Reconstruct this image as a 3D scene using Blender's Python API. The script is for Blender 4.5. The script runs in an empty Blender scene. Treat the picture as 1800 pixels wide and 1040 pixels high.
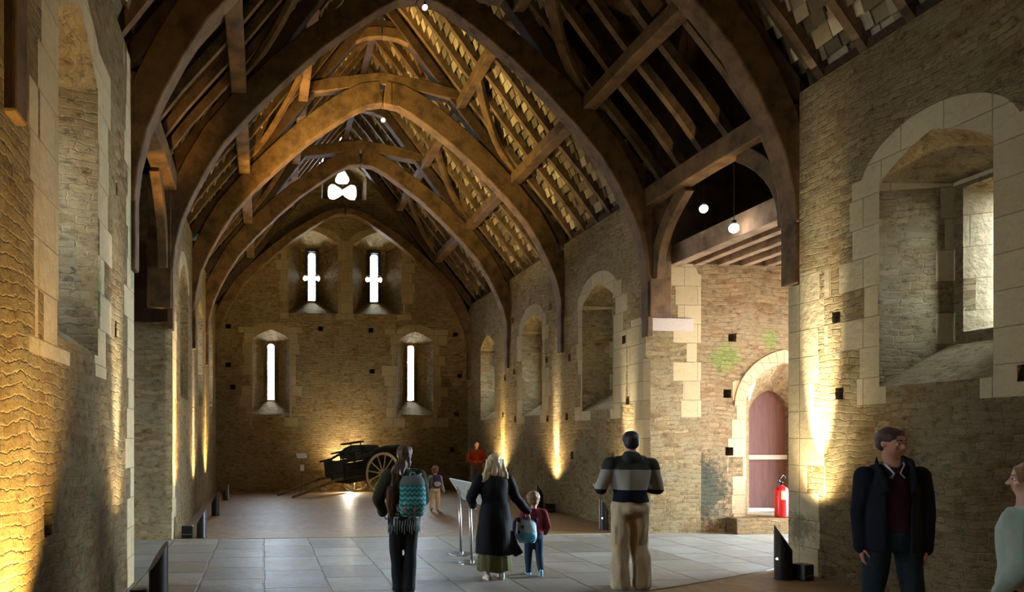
import bpy, bmesh, math, random
from mathutils import Vector, Matrix, Quaternion, noise, Euler
R = math.radians
C = bpy.context.scene.collection
sc = bpy.context.scene
random.seed(7)

# ------------------------------------------------------------------ helpers
def tag(o, label=None, cat=None, group=None, kind=None):
    if label: o['label'] = label
    if cat: o['category'] = cat
    if group: o['group'] = group
    if kind: o['kind'] = kind
    return o

def mesh_obj(name, me, mat, parent=None, smooth=False):
    o = bpy.data.objects.new(name, me)
    C.objects.link(o)
    if mat and not me.materials: me.materials.append(mat)
    if parent: o.parent = parent
    if smooth:
        for p in me.polygons: p.use_smooth = True
    return o

def empty(name, label, cat, loc=(0, 0, 0), rz=0, group=None):
    o = bpy.data.objects.new(name, None); C.objects.link(o)
    o.empty_display_size = .1
    o.location = loc; o.rotation_euler = (0, 0, rz)
    return tag(o, label, cat, group)

class MB:
    """collects shapes into one mesh"""
    def __init__(s): s.v = []; s.f = []
    def add(s, vs, fs):
        n = len(s.v); s.v += [tuple(v) for v in vs]; s.f += [[i + n for i in f] for f in fs]; return s
    def box(s, x0, x1, y0, y1, z0, z1, M=None):
        vs = [Vector((x, y, z)) for z in (z0, z1) for y in (y0, y1) for x in (x0, x1)]
        if M: vs = [M @ v for v in vs]
        return s.add(vs, [(0, 2, 3, 1), (4, 5, 7, 6), (0, 1, 5, 4), (2, 6, 7, 3), (0, 4, 6, 2), (1, 3, 7, 5)])
    def beam(s, a, b, w, h, up=(0, 0, 1)):
        """rectangular bar from a to b, w sideways, h along up"""
        a = Vector(a); b = Vector(b); d = (b - a).normalized(); up = Vector(up)
        sd = d.cross(up).normalized(); u = sd.cross(d).normalized()
        vs = []
        for p in (a, b):
            for i, j in ((-1, -1), (1, -1), (1, 1), (-1, 1)): vs.append(p + sd * i * w / 2 + u * j * h / 2)
        return s.add(vs, [(0, 1, 2, 3), (7, 6, 5, 4), (0, 4, 5, 1), (1, 5, 6, 2), (2, 6, 7, 3), (3, 7, 4, 0)])
    def curve_bar(s, pts, w, h, up=(0, 0, 1)):
        pts = [Vector(p) for p in pts]; n = len(pts); vs = []; fs = []
        for k, p in enumerate(pts):
            d = (pts[min(k + 1, n - 1)] - pts[max(k - 1, 0)]).normalized()
            sd = d.cross(Vector(up)).normalized(); u = sd.cross(d).normalized()
            for i, j in ((-1, -1), (1, -1), (1, 1), (-1, 1)): vs.append(p + sd * i * w / 2 + u * j * h / 2)
        for k in range(n - 1):
            for q in range(4):
                a = k * 4 + q; b = k * 4 + (q + 1) % 4
                fs.append((a, a + 4, b + 4, b))
        fs += [(0, 1, 2, 3), tuple((n - 1) * 4 + i for i in (3, 2, 1, 0))]
        return s.add(vs, fs)
    def prism(s, poly, y0, y1, axis='y'):
        """poly in (a,z) extruded between y0,y1 along y (or x)"""
        n = len(poly)
        mk = (lambda a, z, t: (a, t, z)) if axis == 'y' else (lambda a, z, t: (t, a, z))
        vs = [mk(a, z, y0) for a, z in poly] + [mk(a, z, y1) for a, z in poly]
        fs = [tuple(range(n)), tuple(range(2 * n - 1, n - 1, -1))]
        fs += [(i, i + n, (i + 1) % n + n, (i + 1) % n) for i in range(n)]
        return s.add(vs, fs)
    def tube(s, pts, rad, seg=10, ell=1.0, up=(0, 0, 1), cap=True):
        """round tube through pts; rad a number or list"""
        pts = [Vector(p) for p in pts]; n = len(pts); vs = []; fs = []
        if not isinstance(rad, (list, tuple)): rad = [rad] * n
        for k, p in enumerate(pts):
            d = (pts[min(k + 1, n - 1)] - pts[max(k - 1, 0)]).normalized()
            uu = Vector(up)
            if abs(d.dot(uu)) > .97: uu = Vector((0, 1, 0)) if abs(d.y) < .9 else Vector((1, 0, 0))
            sd = d.cross(uu).normalized(); u = sd.cross(d).normalized()
            for q in range(seg):
                t = 2 * math.pi * q / seg
                vs.append(p + sd * math.cos(t) * rad[k] + u * math.sin(t) * rad[k] * ell)
        for k in range(n - 1):
            for q in range(seg):
                a = k * seg + q; b = k * seg + (q + 1) % seg
                fs.append((a, b, b + seg, a + seg))
        if cap: fs += [tuple(range(seg - 1, -1, -1)), tuple((n - 1) * seg + i for i in range(seg))]
        return s.add(vs, fs)
    def lathe(s, prof, seg=24, M=None, cap=True):
        vs = []; fs = []; n = len(prof)
        for r, z in prof:
            for q in range(seg):
                t = 2 * math.pi * q / seg; v = Vector((r * math.cos(t), r * math.sin(t), z))
                vs.append(M @ v if M else v)
        for k in range(n - 1):
            for q in range(seg):
                a = k * seg + q; b = k * seg + (q + 1) % seg
                fs.append((a, b, b + seg, a + seg))
        if cap: fs += [tuple(range(seg - 1, -1, -1)), tuple((n - 1) * seg + i for i in range(seg))]
        return s.add(vs, fs)
    def ball(s, c, r, seg=14, rot=None):
        r = (r, r, r) if not isinstance(r, (tuple, list)) else r
        vs = []; fs = []; rings = max(6, seg // 2 + 1)
        for k in range(1, rings):
            ph = math.pi * k / rings
            for q in range(seg):
                t = 2 * math.pi * q / seg
                v = Vector((r[0] * math.sin(ph) * math.cos(t), r[1] * math.sin(ph) * math.sin(t), -r[2] * math.cos(ph)))
                vs.append(v)
        vs += [Vector((0, 0, -r[2])), Vector((0, 0, r[2]))]
        if rot: vs = [rot @ v for v in vs]
        vs = [v + Vector(c) for v in vs]
        m = rings - 1; lo = m * seg; hi = lo + 1
        for k in range(m - 1):
            for q in range(seg):
                a = k * seg + q; b = k * seg + (q + 1) % seg
                fs.append((a, b, b + seg, a + seg))
        for q in range(seg):
            fs.append((lo, (q + 1) % seg, q)); fs.append((hi, (m - 1) * seg + q, (m - 1) * seg + (q + 1) % seg))
        return s.add(vs, fs)
    def cap(s, a, ra, b, rb, seg=12):
        """tapered capsule"""
        a = Vector(a); b = Vector(b); d = b - a; L = max(d.length, 1e-5); d = d / L
        uu = Vector((0, 0, 1)) if abs(d.z) < .9 else Vector((0, 1, 0))
        sd = d.cross(uu).normalized(); u = sd.cross(d).normalized()
        pr = [(-ra * .94, ra * .35), (-ra * .7, ra * .72), (-ra * .35, ra * .94), (0, ra), (L * .5, (ra + rb) / 2), (L, rb), (L + rb * .35, rb * .94), (L + rb * .7, rb * .72), (L + rb * .94, rb * .35)]
        vs = []; fs = []
        for t, r in pr:
            for q in range(seg):
                an = 2 * math.pi * q / seg
                vs.append(a + d * t + sd * math.cos(an) * r + u * math.sin(an) * r)
        for k in range(len(pr) - 1):
            for q in range(seg):
                x = k * seg + q; y = k * seg + (q + 1) % seg
                fs.append((x, y, y + seg, x + seg))
        fs += [tuple(range(seg - 1, -1, -1)), tuple((len(pr) - 1) * seg + i for i in range(seg))]
        return s.add(vs, fs)
    def rings(s, rs, seg=24, cap=True):
        """rs: list of (cx,cy,z,rx,ry) horizontal elliptical rings, superellipse-ish"""
        vs = []; fs = []
        for cx, cy, z, rx, ry in rs:
            for q in range(seg):
                t = 2 * math.pi * q / seg
                vs.append((cx + rx * math.cos(t), cy + ry * math.sin(t), z))
        n = len(rs)
        for k in range(n - 1):
            for q in range(seg):
                a = k * seg + q; b = k * seg + (q + 1) % seg
                fs.append((a, b, b + seg, a + seg))
        if cap: fs += [tuple(range(seg - 1, -1, -1)), tuple((n - 1) * seg + i for i in range(seg))]
        return s.add(vs, fs)
    def mesh(s, name='m'):
        me = bpy.data.meshes.new(name); me.from_pydata(s.v, [], s.f); me.update()
        bm = bmesh.new(); bm.from_mesh(me); bmesh.ops.recalc_face_normals(bm, faces=bm.faces); bm.to_mesh(me); bm.free()
        return me
    def build(s, name, mat, parent=None, smooth=False, bevel=0):
        o = mesh_obj(name, s.mesh(name), mat, parent, smooth)
        if bevel:
            m = o.modifiers.new('bevel', 'BEVEL'); m.width = bevel; m.segments = 2; m.limit_method = 'ANGLE'; m.angle_limit = R(40)
        return o
    def blob(s, name, mat, parent, vox=.012, smooth=6, wr=0, wf=9, seed=0, wz=1.0):
        """union of the shapes as one smooth continuous surface"""
        o = mesh_obj(name, s.mesh(name), mat)
        m = o.modifiers.new('r', 'REMESH'); m.mode = 'VOXEL'; m.voxel_size = vox; m.adaptivity = 0
        if smooth:
            k = o.modifiers.new('s', 'SMOOTH'); k.iterations = smooth; k.factor = .5
        o = bake(o)
        me = o.data
        if wr:
            ns = [v.normal.copy() for v in me.vertices]
            for v, nn in zip(me.vertices, ns):
                p = v.co * wf; p.z *= wz
                v.co += nn * wr * noise.noise(p + Vector((seed * 3.1, 0, 0)))
        for p in me.polygons: p.use_smooth = True
        if parent: o.parent = parent
        return o

def bake(o):
    dg = bpy.context.evaluated_depsgraph_get(); dg.update()
    ev = o.evaluated_get(dg)
    me = bpy.data.meshes.new_from_object(ev, depsgraph=dg)
    old = o.data; o.modifiers.clear(); o.data = me; bpy.data.meshes.remove(old)
    return o

def cut(o, cutters):
    """subtract a list of MB cutters, bake"""
    tmp = []
    for k, c in enumerate(cutters):
        t = mesh_obj('cutter', c.mesh(), None); tmp.append(t)
        m = o.modifiers.new('b%d' % k, 'BOOLEAN'); m.operation = 'DIFFERENCE'; m.solver = 'EXACT'; m.object = t
    bake(o)
    for t in tmp:
        me = t.data; bpy.data.objects.remove(t); bpy.data.meshes.remove(me)
    return o

# ------------------------------------------------------------------ materials
class NT:
    def __init__(s, name, rough=.8, spec=.3, metal=0):
        s.m = bpy.data.materials.new(name); s.m.use_nodes = True
        s.t = s.m.node_tree; s.n = s.t.nodes; s.l = s.t.links
        s.b = s.n['Principled BSDF']
        s.b.inputs['Roughness'].default_value = rough
        s.b.inputs['Specular IOR Level'].default_value = spec
        s.b.inputs['Metallic'].default_value = metal
    def node(s, ty, **kw):
        n = s.n.new(ty)
        for k, v in kw.items(): setattr(n, k, v)
        return n
    def link(s, a, b): s.l.new(a, b)
    def val(s, sock, v):
        if hasattr(v, 'is_output') or hasattr(v, 'links'): s.l.new(v, sock)
        else: sock.default_value = v
    def math(s, op, a, b=None, c=None, clamp=False):
        n = s.node('ShaderNodeMath', operation=op); n.use_clamp = clamp
        s.val(n.inputs[0], a)
        if b is not None: s.val(n.inputs[1], b)
        if c is not None: s.val(n.inputs[2], c)
        return n.outputs[0]
    def mix(s, f, a, b, mode='MIX'):
        n = s.node('ShaderNodeMix', data_type='RGBA', blend_type=mode)
        s.val(n.inputs[0], f)
        s.val(n.inputs[6], a if not isinstance(a, tuple) else (*a, 1)[:4])
        s.val(n.inputs[7], b if not isinstance(b, tuple) else (*b, 1)[:4])
        return n.outputs[2]
    def noise(s, vec, scale, detail=3, rough=.5):
        n = s.node('ShaderNodeTexNoise'); n.inputs['Scale'].default_value = scale
        n.inputs['Detail'].default_value = detail; n.inputs['Roughness'].default_value = rough
        if vec is not None: s.link(vec, n.inputs['Vector'])
        return n.outputs[0]
    def ramp(s, f, stops):
        n = s.node('ShaderNodeValToRGB'); e = n.color_ramp.elements
        while len(e) < len(stops): e.new(.5)
        for k, (p, c) in enumerate(stops):
            e[k].position = p; e[k].color = (*c, 1) if len(c) == 3 else c
        s.link(f, n.inputs[0]); return n.outputs[0]
    def bump(s, h, strength=.5, dist=.02):
        n = s.node('ShaderNodeBump'); n.inputs['Strength'].default_value = strength; n.inputs['Distance'].default_value = dist
        s.link(h, n.inputs['Height']); s.link(n.outputs[0], s.b.inputs['Normal'])
    def color(s, c): s.link(c, s.b.inputs['Base Color'])
    def vec(s, x, y, z):
        n = s.node('ShaderNodeCombineXYZ')
        for i, v in enumerate((x, y, z)): s.val(n.inputs[i], v)
        return n.outputs[0]
    def scale(s, v, k):
        n = s.node('ShaderNodeVectorMath', operation='MULTIPLY'); s.link(v, n.inputs[0]); n.inputs[1].default_value = k; return n.outputs[0]

def simple(name, col, rough=.7, spec=.3, metal=0, var=.15, nscale=20, bump=0, coord='Object'):
    t = NT(name, rough, spec, metal)
    tc = t.node('ShaderNodeTexCoord').outputs[coord]
    f = t.noise(tc, nscale, 4)
    a = tuple(c * (1 - var) for c in col); b = tuple(min(1, c * (1 + var)) for c in col)
    t.color(t.mix(f, a, b))
    if bump: t.bump(t.noise(tc, nscale * 4, 3), .4, bump)
    return t.m

def emis(name, col, st):
    t = NT(name); t.b.inputs['Emission Color'].default_value = (*col, 1); t.b.inputs['Emission Strength'].default_value = st
    t.b.inputs['Base Color'].default_value = (*col, 1); return t.m

def stone(name, ashlar=(), moss=(), base=1.0, ash_all=False, tint=(1, 1, 1), ashk=1.0):
    tint = (tint[0], tint[1] * .97, tint[2] * .84)
    """coursed rubble with ashlar dressings inside the given rectangles (u0,u1,v0,v1)"""
    t = NT(name, .92, .15)
    g = t.node('ShaderNodeNewGeometry'); pos = g.outputs['Position']
    sp = t.node('ShaderNodeSeparateXYZ'); t.link(pos, sp.inputs[0])
    sn = t.node('ShaderNodeSeparateXYZ'); t.link(g.outputs['True Normal'], sn.inputs[0])
    ax = t.math('ABSOLUTE', sn.outputs[0]); ay = t.math('ABSOLUTE', sn.outputs[1]); az = t.math('ABSOLUTE', sn.outputs[2])
    isx = t.math('GREATER_THAN', ax, ay)
    u0 = t.math('ADD', t.math('MULTIPLY', sp.outputs[1], isx), t.math('MULTIPLY', sp.outputs[0], t.math('SUBTRACT', 1, isx)))
    hz = t.math('GREATER_THAN', az, .6)
    alt = t.math('ADD', t.math('MULTIPLY', sp.outputs[0], isx), t.math('MULTIPLY', sp.outputs[1], t.math('SUBTRACT', 1, isx)))
    v0 = t.math('ADD', sp.outputs[2], t.math('MULTIPLY', hz, alt))
    p = t.vec(u0, v0, 0)
    w1 = t.noise(pos, .9, 2); w2 = t.noise(pos, 5, 3); w3 = t.noise(t.scale(pos, (1, 1, 1.6)), 14, 3)
    du = t.math('ADD', t.math('MULTIPLY', t.math('SUBTRACT', w2, .5), .16), t.math('MULTIPLY', t.math('SUBTRACT', w3, .5), .05))
    dv = t.math('ADD', t.math('MULTIPLY', t.math('SUBTRACT', w1, .5), .28), t.math('ADD', t.math('MULTIPLY', t.math('SUBTRACT', w2, .5), .055), t.math('MULTIPLY', t.math('SUBTRACT', w3, .5), .05)))
    pr = t.vec(t.math('ADD', u0, du), t.math('ADD', v0, dv), 0)
    def brick(vec, bw, rh, mo, off=.5, sq=1.0, sf=2, ms=.35):
        b = t.node('ShaderNodeTexBrick'); t.link(vec, b.inputs['Vector'])
        b.inputs['Scale'].default_value = 1; b.inputs['Brick Width'].default_value = bw; b.inputs['Row Height'].default_value = rh
        b.inputs['Mortar Size'].default_value = mo; b.inputs['Mortar Smooth'].default_value = ms
        b.inputs['Color1'].default_value = (0, 0, 0, 1); b.inputs['Color2'].default_value = (1, 1, 1, 1); b.inputs['Mortar'].default_value = (.5, .5, .5, 1)
        b.offset = off; b.squash = sq; b.squash_frequency = sf
        return b.outputs['Color'], b.outputs['Fac']
    row_ = t.math('FLOOR', t.math('DIVIDE', t.math('ADD', v0, dv), .082))
    uw = t.noise(t.vec(t.math('MULTIPLY', u0, 2.3), t.math('MULTIPLY', row_, 5.17), 0), 1, 1)
    pr = t.vec(t.math('ADD', t.math('ADD', u0, du), t.math('MULTIPLY', uw, .55)), t.math('ADD', v0, dv), 0)
    rc, rf = brick(pr, .17, .082, .011, .42, 1.5, 3, 1.0)
    pa = t.vec(t.math('ADD', u0, t.math('MULTIPLY', t.math('SUBTRACT', w3, .5), .012)), t.math('ADD', v0, t.math('MULTIPLY', t.math('SUBTRACT', w3, .5), .012)), 0)
    ac, af = brick(pa, .66, .36, .006, .5, .8, 2, .3)
    # colours
    big = t.noise(pos, .55, 4, .6); mid = t.noise(pos, 2.4, 4, .6); fine = t.noise(pos, 28, 4, .65)
    c1 = tuple(a * b * base for a, b in zip((.27, .17, .075), tint)); c2 = tuple(a * b * base for a, b in zip((.52, .39, .215), tint))
    c3 = tuple(a * b * base for a, b in zip((.40, .32, .19), tint)); cm = tuple(a * b * base for a, b in zip((.55, .45, .28), tint))
    rub = t.mix(rc, c1, c2)
    rub = t.mix(t.ramp(mid, [(.42, (0, 0, 0)), (.62, (1, 1, 1))]), rub, c3)
    rub = t.mix(t.ramp(big, [(.45, (0, 0, 0)), (.7, (.7, .7, .7))]), rub, tuple(a * b * base for a, b in zip((.23, .175, .08), tint)))
    rub = t.mix(t.math('MULTIPLY', rf, t.ramp(mid, [(.35, (.05,) * 3), (.7, (.5,) * 3)])), rub, cm)
    a1 = tuple(a * b * base for a, b in zip((.43, .345, .215), tint)); a2 = tuple(a * b * base for a, b in zip((.51, .42, .275), tint))
    a1 = tuple(x * ashk for x in a1); a2 = tuple(x * ashk for x in a2)
    ash = t.mix(ac, a1, a2)
    ash = t.mix(t.ramp(mid, [(.5, (0, 0, 0)), (.75, (.6,) * 3)]), ash, tuple(a * b * base for a, b in zip((.38, .33, .22), tint)))
    ash = t.mix(t.math('MULTIPLY', af, .6), ash, tuple(a * .4 for a in a1))
    # ashlar mask
    if ash_all: mask = 1.0
    else:
        mask = None
        row = t.math('FLOOR', t.math('DIVIDE', v0, .36)); wn_ = t.node('ShaderNodeTexWhiteNoise', noise_dimensions='2D'); t.link(t.vec(row, t.math('FLOOR', t.math('DIVIDE', u0, 1.1)), 0), wn_.inputs[0]); par = t.math('SUBTRACT', t.math('MULTIPLY', wn_.outputs[0], .45), .1)
        for (a, b, c, d) in ashlar:
            if d is None:   # curved head: centre a, half width b, spring c
                rr = t.math('ADD', t.math('POWER', t.math('DIVIDE', t.math('SUBTRACT', u0, a), b), 2), t.math('POWER', t.math('DIVIDE', t.math('SUBTRACT', v0, c), .68), 2))
                m = t.math('MULTIPLY', t.math('LESS_THAN', rr, 1), t.math('GREATER_THAN', v0, c - .02))
                mask = m if mask is None else t.math('MAXIMUM', mask, m); continue
            m = t.math('MULTIPLY', t.math('GREATER_THAN', t.math('ADD', u0, par), a), t.math('LESS_THAN', t.math('SUBTRACT', u0, par), b))
            m = t.math('MULTIPLY', m, t.math('MULTIPLY', t.math('GREATER_THAN', v0, c), t.math('LESS_THAN', v0, d)))
            mask = m if mask is None else t.math('MAXIMUM', mask, m)
        if mask is None: mask = 0.0
    col = t.mix(mask, rub, ash)
    for (a, b, c, d, gc, thr) in moss:
        eu = t.math('SUBTRACT', 1, t.math('ABSOLUTE', t.math('DIVIDE', t.math('SUBTRACT', u0, (a + b) / 2), (b - a) / 2)), None, True)
        ev = t.math('SUBTRACT', 1, t.math('ABSOLUTE', t.math('DIVIDE', t.math('SUBTRACT', v0, (c + d) / 2), (d - c) / 2)), None, True)
        e = t.math('MULTIPLY', t.math('MULTIPLY', eu, ev), 2.2)
        e = t.math('MULTIPLY', t.math('SUBTRACT', t.math('ADD', e, t.math('MULTIPLY', t.math('SUBTRACT', t.noise(pos, 11, 5, .75), .5), 3.0)), thr), 1.6, None, True)
        col = t.mix(t.math('MULTIPLY', e, .8), col, gc)
    col = t.mix(.35, col, t.mix(fine, (.25, .25, .25), (1, 1, 1)), 'MULTIPLY')
    pit = t.ramp(t.noise(t.scale(pos, (1, 1, 2.0)), 7, 6, .8), [(.34, (.38,) * 3), (.50, (1,) * 3)])  # dark patches and joint shadows painted into the colour as noise
    mk_ = t.math('SUBTRACT', 1, t.math('MULTIPLY', mask, .75)) if not isinstance(mask, float) else 1 - .75 * mask
    col = t.mix(mk_, col, pit, 'MULTIPLY')
    t.color(col)
    hr = t.math('ADD', t.math('MULTIPLY', t.math('SUBTRACT', 1, rf), .75), t.math('ADD', t.math('MULTIPLY', t.noise(t.scale(pos, (1, 1, 1.8)), 9, 7, .78), 2.3), t.math('MULTIPLY', rc, .6)))
    ha = t.math('ADD', t.math('MULTIPLY', t.math('SUBTRACT', 1, af), .45), t.math('MULTIPLY', t.noise(pos, 12, 4, .6), .3))
    mm = t.node('ShaderNodeMix', data_type='FLOAT'); t.val(mm.inputs[0], mask); t.link(hr, mm.inputs[2]); t.link(ha, mm.inputs[3])
    t.bump(mm.outputs[0], 1.0, .042)
    return t.m

def wood(name, c1, c2, rough=.75, grain=6.0):
    t = NT(name, rough, .25)
    pos = t.node('ShaderNodeNewGeometry').outputs['Position']
    n1 = t.noise(t.scale(pos, (3, 3, 3)), 1.2, 4, .6)
    n2 = t.noise(t.scale(pos, (9, 9, 3)), grain, 4, .7)
    col = t.mix(n2, c1, c2)
    col = t.mix(t.ramp(n1, [(.4, (0, 0, 0)), (.68, (.8,) * 3)]), col, tuple(x * .5 for x in c1))
    t.color(col); t.bump(n2, .5, .012)
    return t.m

OAK = wood('aged_oak', (.060, .030, .010), (.20, .115, .042))
OAKD = wood('dark_oak', (.035, .018, .009), (.10, .055, .025))
OAKR = wood('rafter_oak', (.065, .036, .016), (.20, .125, .058))
BLACK = simple('black_metal', (.012, .012, .014), .4, .5)
STEEL = simple('brushed_steel', (.6, .6, .58), .28, .5, 1.0, .06)

# ------------------------------------------------------------------ layout (metres; +Y down the barn)
XL, XR, YF = -1.61, 7.15, 25.4
XC = (XL + XR) / 2
BAY, Y0 = 3.94, 9.31
TY = [Y0 + BAY * n for n in range(-2, 5)]      # truss planes
ZW = 6.43                                     # wall head
TH = 1.1                                      # wall thickness
YB = -4.5                                     # rear of the modelled barn
T0, T1 = 9.45, 13.25                          # transept opening
SL = 1.25                                     # roof slope
def roofz(dx): return ZW + SL * (4.73 - dx)   # top of rafters at distance dx from the ridge line

def arch_head(u0, u1, z0, zs, za, n=7):
    """opening outline (u,z): jambs, then shallow pointed head"""
    pts = [(u0, z0), (u1, z0), (u1, zs)]
    c = (u0 + u1) / 2; h = (u1 - u0) / 2
    right = [(c + h * (1 - (k / n)) , zs + (za - zs) * (math.sin((k / n) * math.pi / 2) * .55 + (k / n) * .45)) for k in range(1, n + 1)]
    left = [(2 * c - a, z) for a, z in right[:-1]][::-1]
    return pts + right + left + [(u0, zs)]
def flat_like(u0, u1, z0, z1, n=7):
    c = (u0 + u1) / 2; h = (u1 - u0) / 2
    pts = [(u0, z0), (u1, z0), (u1, z1 - .01)]
    right = [(c + h * (1 - k / n), z1) for k in range(1, n + 1)]
    left = [(2 * c - a, z) for a, z in right[:-1]][::-1]
    return pts + right + left + [(u0, z1 - .01)]
def frustum(front, back, t0, t1, axis):
    n = len(front); mk = (lambda a, z, t: (a, t, z)) if axis == 'y' else (lambda a, z, t: (t, a, z))
    m = MB()
    vs = [mk(a, z, t0) for a, z in front] + [mk(a, z, t1) for a, z in back]
    m.add(vs, [tuple(range(n)), tuple(range(2 * n - 1, n - 1, -1))] + [(i, i + n, (i + 1) % n + n, (i + 1) % n) for i in range(n)])
    return m

def side_niche(yc, side, hw=.68, z0=2.4, zs=4.78, za=5.12):
    """splayed window recess in a long wall: returns cutters"""
    s = 1 if side == 'R' else -1; x = XR if s > 0 else XL
    fr = arch_head(yc - hw, yc + hw, z0, zs, za); bk = flat_like(yc - hw * .66, yc + hw * .66, z0 + .5, zs - .05)
    # extend the front a little out of the wall face along the splay
    a = frustum(fr, bk, x - s * .004, x + s * .72, 'x')
    f2 = flat_like(yc - .34, yc + .34, z0 + .6, zs - .14); b2 = flat_like(yc - .09, yc + .09, z0 + .72, zs - .3)
    b = frustum(f2, b2, x + s * .71, x + s * (TH + .01), 'x')
    return [a, b]
def putlog_x(side, y, z, w=.13, h=.15, d=.35):
    s = 1 if side == 'R' else -1; x = XR if s > 0 else XL
    return MB().box(min(x - s * .02, x + s * d), max(x - s * .02, x + s * d), y - w / 2, y + w / 2, z - h / 2, z + h / 2)

# --- materials of walls
quoin = (.0)
M_R = stone('rubble_right', ashlar=[(6.2, 6.63, 2.2, 4.9), (7.88, 8.25, 2.2, 4.9), (7.27, .98, 4.7, None), (9.0, 9.6, 0, 4.0), (13.2, 13.75, 0, 4.1),
    (14.2, 14.5, 2.2, 5.0), (15.9, 16.15, 2.2, 5.0), (15.3, 1.0, 4.7, None), (18.2, 18.45, 2.2, 5.0), (19.85, 20.1, 2.2, 5.0), (19.2, 1.0, 4.7, None)],
    moss=[(8.5, 10, .0, 1.2, (.12, .10, .055), 1.1)], ashk=.84)
M_L = stone('rubble_left', ashlar=[(5.6, 6.03, 2.4, 5.6), (7.42, 7.8, 2.4, 5.6), (6.73, 1.0, 5.15, None), (9.1, 9.6, 0, 6.4), (13.2, 13.75, 0, 4.1), (15.35, 1.0, 4.9, None)],
    moss=[(9.0, 9.6, 3.0, 5.6, (.10, .22, .09), .75), (6.9, 7.9, 2.4, 4.0, (.10, .17, .05), .9)], base=1.06, tint=(1.0, 1.0, 1.04))
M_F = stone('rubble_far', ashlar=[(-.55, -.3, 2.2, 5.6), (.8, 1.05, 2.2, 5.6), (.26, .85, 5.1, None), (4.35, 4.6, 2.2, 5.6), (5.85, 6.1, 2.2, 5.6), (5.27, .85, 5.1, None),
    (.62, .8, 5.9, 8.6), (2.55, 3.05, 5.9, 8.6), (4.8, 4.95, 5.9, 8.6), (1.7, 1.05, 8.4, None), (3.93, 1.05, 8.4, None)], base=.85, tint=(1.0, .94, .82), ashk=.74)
M_T = stone('rubble_transept', ashlar=[(7.0, 7.95, 0, 2.9), (7.0, 7.9, 3.1, 3.85), (9.0, 9.3, .3, 2.9)],
    moss=[(7.4, 9.0, -.1, 1.7, (.035, .060, .040), .25), (8.1, 9.4, 2.8, 3.85, (.25, .32, .06), .8), (9.3, 10.0, 3.3, 4.1, (.28, .33, .08), .8), (7.15, 7.5, 3.2, 3.85, (.12, .30, .05), .8)],
    base=.98, tint=(1.08, .97, .98), ashk=.92)
M_ASH = stone('ashlar_blocks', ash_all=True, base=.85)
M_J = stone('ashlar_jamb', ashlar=[(-4, -1.5, 0, 4.2)], base=.85)

# ------------------------------------------------------------------ long walls
def wall(name, boxes, cutters, mat):
    m = MB()
    for b in boxes: m.box(*b)
    o = mesh_obj(name, m.mesh(name), mat)
    if cutters: cut(o, cutters)
    return tag(o, kind='structure')

# right wall, near piece and far piece (the wall head over the jambs is set back for the posts)
rn = side_niche(7.27, 'R') + side_niche(3.3, 'R') + [putlog_x('R', 8.6, 3.32), putlog_x('R', 8.55, 2.36), putlog_x('R', 6.28, 2.42, .16, .16), putlog_x('R', 5.3, 3.6)]
rn.append(MB().box(6.9, XR + .4, 9.24, 9.6, 3.86, 7))
wall('wall_right', [(XR, XR + TH, YB, T0, 0, ZW)], rn, M_R)
rf = []
for yc in (15.3, 19.2, 23.15): rf += side_niche(yc, 'R', .74)
for y, z in ((14.1, 3.77), (13.95, 2.55), (16.75, 3.7), (18.15, 3.8), (16.9, 2.32), (18.1, 2.3), (17.9, 5.1), (21.4, 3.6), (20.7, 5.2), (21.6, 2.5), (14.6, 1.45), (16.6, 1.4), (20.6, 3.72), (20.5, 2.35)):
    rf.append(putlog_x('R', y, z, .15, .17))
rf.append(MB().box(6.9, XR + .36, 13.0, 13.42, 4.06, 7))
rf.append(MB().prism([(XR - .01, T1 - .16), (XR - .01, T1 - .01), (XR + .15, T1 - .01)], .45, 3.35, 'z') if False else MB().add(
    [(XR - .02, T1 + .11, .4), (XR + .11, T1 - .02, .4), (XR - .02, T1 - .02, .4), (XR - .02, T1 + .11, 3.3), (XR + .11, T1 - .02, 3.3), (XR - .02, T1 - .02, 3.42)],
    [(0, 1, 2), (3, 5, 4), (0, 3, 4, 1), (1, 4, 5, 2), (2, 5, 3, 0)]))
wall('wall_right', [(XR, XR + TH, T1, YF + TH, 0, ZW)], rf, M_R)
# left wall
ln = side_niche(6.73, 'L', .70, 2.6, 5.2, 5.6) + side_niche(2.8, 'L', .70, 2.6, 5.2, 5.6) + [putlog_x('L', 8.3, 3.0, .1, .2), putlog_x('L', 8.35, 4.55, .08, .16), putlog_x('L', 5.75, 1.2, .2, .28)]
ln.append(MB().box(XL - .4, XL + .1, 9.24, 9.6, 3.86, 7))
wall('wall_left', [(XL - TH, XL, YB, T0, 0, ZW)], ln, M_L)
lf = []
for yc in (15.35, 19.2, 23.1): lf += side_niche(yc, 'L', .72, 2.6, 5.0, 5.35)
for y, z in ((14.2, 4.1), (14.1, 2.6), (17.0, 4.2), (17.8, 2.5), (21.0, 3.9)): lf.append(putlog_x('L', y, z, .12, .16))
lf.append(MB().add([(XL + .02, T1 + .13, .5), (XL - .13, T1 - .02, .5), (XL + .02, T1 - .02, .5), (XL + .02, T1 + .13, 3.75), (XL - .13, T1 - .02, 3.75), (XL + .02, T1 - .02, 3.9)],
    [(0, 1, 2), (3, 5, 4), (0, 3, 4, 1), (1, 4, 5, 2), (2, 5, 3, 0)]))
lf.append(MB().box(XL - .36, XL + .1, 13.0, 13.42, 4.06, 7))
wall('wall_left', [(XL - TH, XL, T1, YF + TH, 0, ZW)], lf, M_J if False else M_L)

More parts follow.
